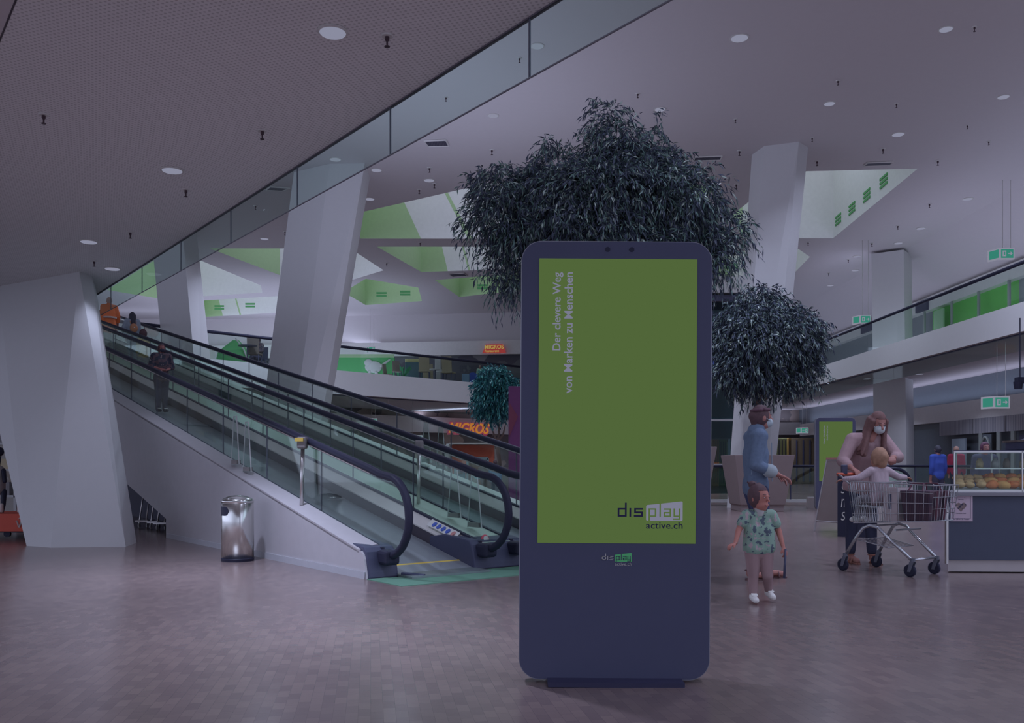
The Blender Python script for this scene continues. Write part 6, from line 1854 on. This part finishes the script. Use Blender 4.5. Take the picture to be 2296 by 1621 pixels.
# purple banner column beside the kiosk
o, w, h = flat_box('purple_banner', 1140, 1172, 866, 1056, 28.0, .3, mat('banner_purple', T(76, 44, 84), rough=.7), 'tall purple banner column just left of the large kiosk', 'banner', base=0)
mb = MB(); mb.prism([(0.02, -.01, h - 0.5), (.30, -.01, h - .95), (.02, -.01, h - 1.6)], (0, -.01, 0)); mb.build('darker_print', mat('banner_maroon', T(84, 44, 66)), o)
# band of orange and purple stands left, seen through the near glass
# lower far shops right of the kiosk
for (a, b, t, btm, Y, c_, lb_, nm) in ((1598, 1612, 980, 1100, 46, (140, 96, 70), 'orange lit display between the kiosk and the pillar base', 'lit_display'), (1613, 1630, 985, 1100, 46.5, (84, 100, 80), 'green curtain panel left of the pillar base', 'curtain_panel'), (1632, 1645, 990, 1100, 47, (108, 118, 110), 'pale shelf panel left of the pillar base', 'shelf_panel'),
                                     (1742, 1766, 982, 1120, 50, (104, 112, 92), 'pale green lit wall beyond the planter', 'lit_wall'), (1768, 1774, 982, 1120, 49.5, (120, 100, 62), 'amber door frame beyond the planter', 'door_frame'), (1776, 1826, 982, 1125, 51, (76, 68, 62), 'dim amber shop window left of the small kiosk', 'shop_window')):
    o, w, h = flat_box(nm, a, b, t, btm, Y, .3, mat('far_' + nm, T(*c_)), lb_, 'shop display', base=0)
    mb = MB()
    for q in range(3): mb.box((w * (.2 + .3 * q), -.02, h * .5), (w * .06, .04, h * .9))
    mb.build('mullions', M_dark, o)
# ================================================================== RIGHT SHOPFRONTS
XR = 17.12
def rpanel(name, y0, y1, z0, z1, m, lbl, cat, th=.06):
    r = empty(name, (XR, y0, z0), 0, lbl, cat)
    mb = MB(); mb.box((-th / 2, (y1 - y0) / 2, (z1 - z0) / 2), (th, y1 - y0, z1 - z0)); mb.build('panel', m, r)
    return r, y1 - y0, z1 - z0
m_curt = mat_stripes('pelmet_curtain', T(112, 112, 130), T(84, 86, 104), 3.0, axis='Y', rough=.8)
for i, (y0, y1) in enumerate(((26, 28.2), (28.3, 30.8), (30.9, 33.0), (33.1, 35.6))):
    r, a, b = rpanel('pelmet_curtain', y0, y1, 2.25, 2.8, m_curt, ['pale gathered curtain over the shop window nearest the right edge', 'second pale gathered curtain from the right edge', 'third pale gathered curtain from the right edge', 'pale gathered curtain over the window beside the straight pillar'][i], 'curtain')
for i, (y0, y1, m, lb_) in enumerate(((33.6, 34.6, mat('poster_pale_blue', T(108, 120, 142)), 'pale blue poster in the dark shop window behind the blue shirted person'), (28.6, 30.0, M_dark, 'dark doorway panel of the right shopfront'), (26.3, 27.4, M_dark, 'dark doorway panel nearest the right edge'))):
    rpanel('window_poster' if i == 0 else 'doorway_panel', y0, y1, 0.02 if i == 0 else 0.02, 2.1, m, lb_, 'poster' if i == 0 else 'doorway')
for i, y0 in enumerate((27.8, 30.3, 31.2, 32.4)):
    rpanel('shop_mullion', y0, y0 + .22, 0.02, 2.25, mat('pale_mullion', T(96, 102, 112)), ['pale upright nearest the right edge of the right shopfront', 'second pale upright of the right shopfront', 'third pale upright of the right shopfront', 'pale upright nearest the round mirror'][i], 'post')
r, a, b = rpanel('round_mirror_panel', 31.8, 32.5, 0.8, 2.2, m_rglass, 'tall oval framed mirror in the right shopfront', 'mirror', .03)
mb = MB(); mb.tube([(-.06, .35 + .3 * math.cos(x * math.pi / 12), .7 + .6 * math.sin(x * math.pi / 12)) for x in range(25)], .045, 6); mb.build('oval_frame', mat('pale_mullion', T(96, 102, 112)), r)
# upper right: glazing mullions and dark signs on the bulkhead
for i, y0 in enumerate((24, 26.5, 28.8, 30.6, 32.6, 34.6, 36.9, 39.5, 42)):
    tag(rpanel('upper_mullion', y0, y0 + .12, 5.16, 7.45, mat('pale_mullion', T(96, 102, 112)), 'slim pale upright of the upper right shopfront', 'post')[0], group='uprights of the upper right shopfront')
rpanel('glass_door_panel', 35.3, 36.1, 5.16, 7.3, mat('pale_green_door', T(100, 128, 112)), 'pale green door at the left of the green upper shop', 'door panel')
rpanel('inner_shop_panel', 30.9, 32.4, 5.16, 6.3, mat('deep_green_wall', T(54, 96, 68)), 'deeper green panel inside the upper right shop', 'wall panel', .05)
rpanel('dark_sign_box', 41.0, 43.5, 7.47, 7.9, M_dark, 'dark sign box on the upper right bulkhead near the small exit sign', 'sign', .12)
rpanel('dark_sign_box', 36.6, 37.6, 7.47, 7.9, M_dark, 'dark sign box on the upper right bulkhead right of the straight pillar', 'sign', .12)
# black spotlight hanging at the right edge
c = at(2287, 858, 20)
r = empty('hanging_spotlight', c, 0, 'black spotlight cluster hanging at the right picture edge', 'spotlight')
mb = MB(); mb.box((0, 0, .05), (.16, .16, .14)); mb.lathe([(0, 0), (.08, 0), (.1, .16), (0, .16)], (-.04, 0, -.14), 14); mb.build('housing', M_black, r)
mb = MB(); mb.tube([(0, 0, .1), (0, 0, 1.45)], .012, 6); mb.build('hanger', M_black, r)
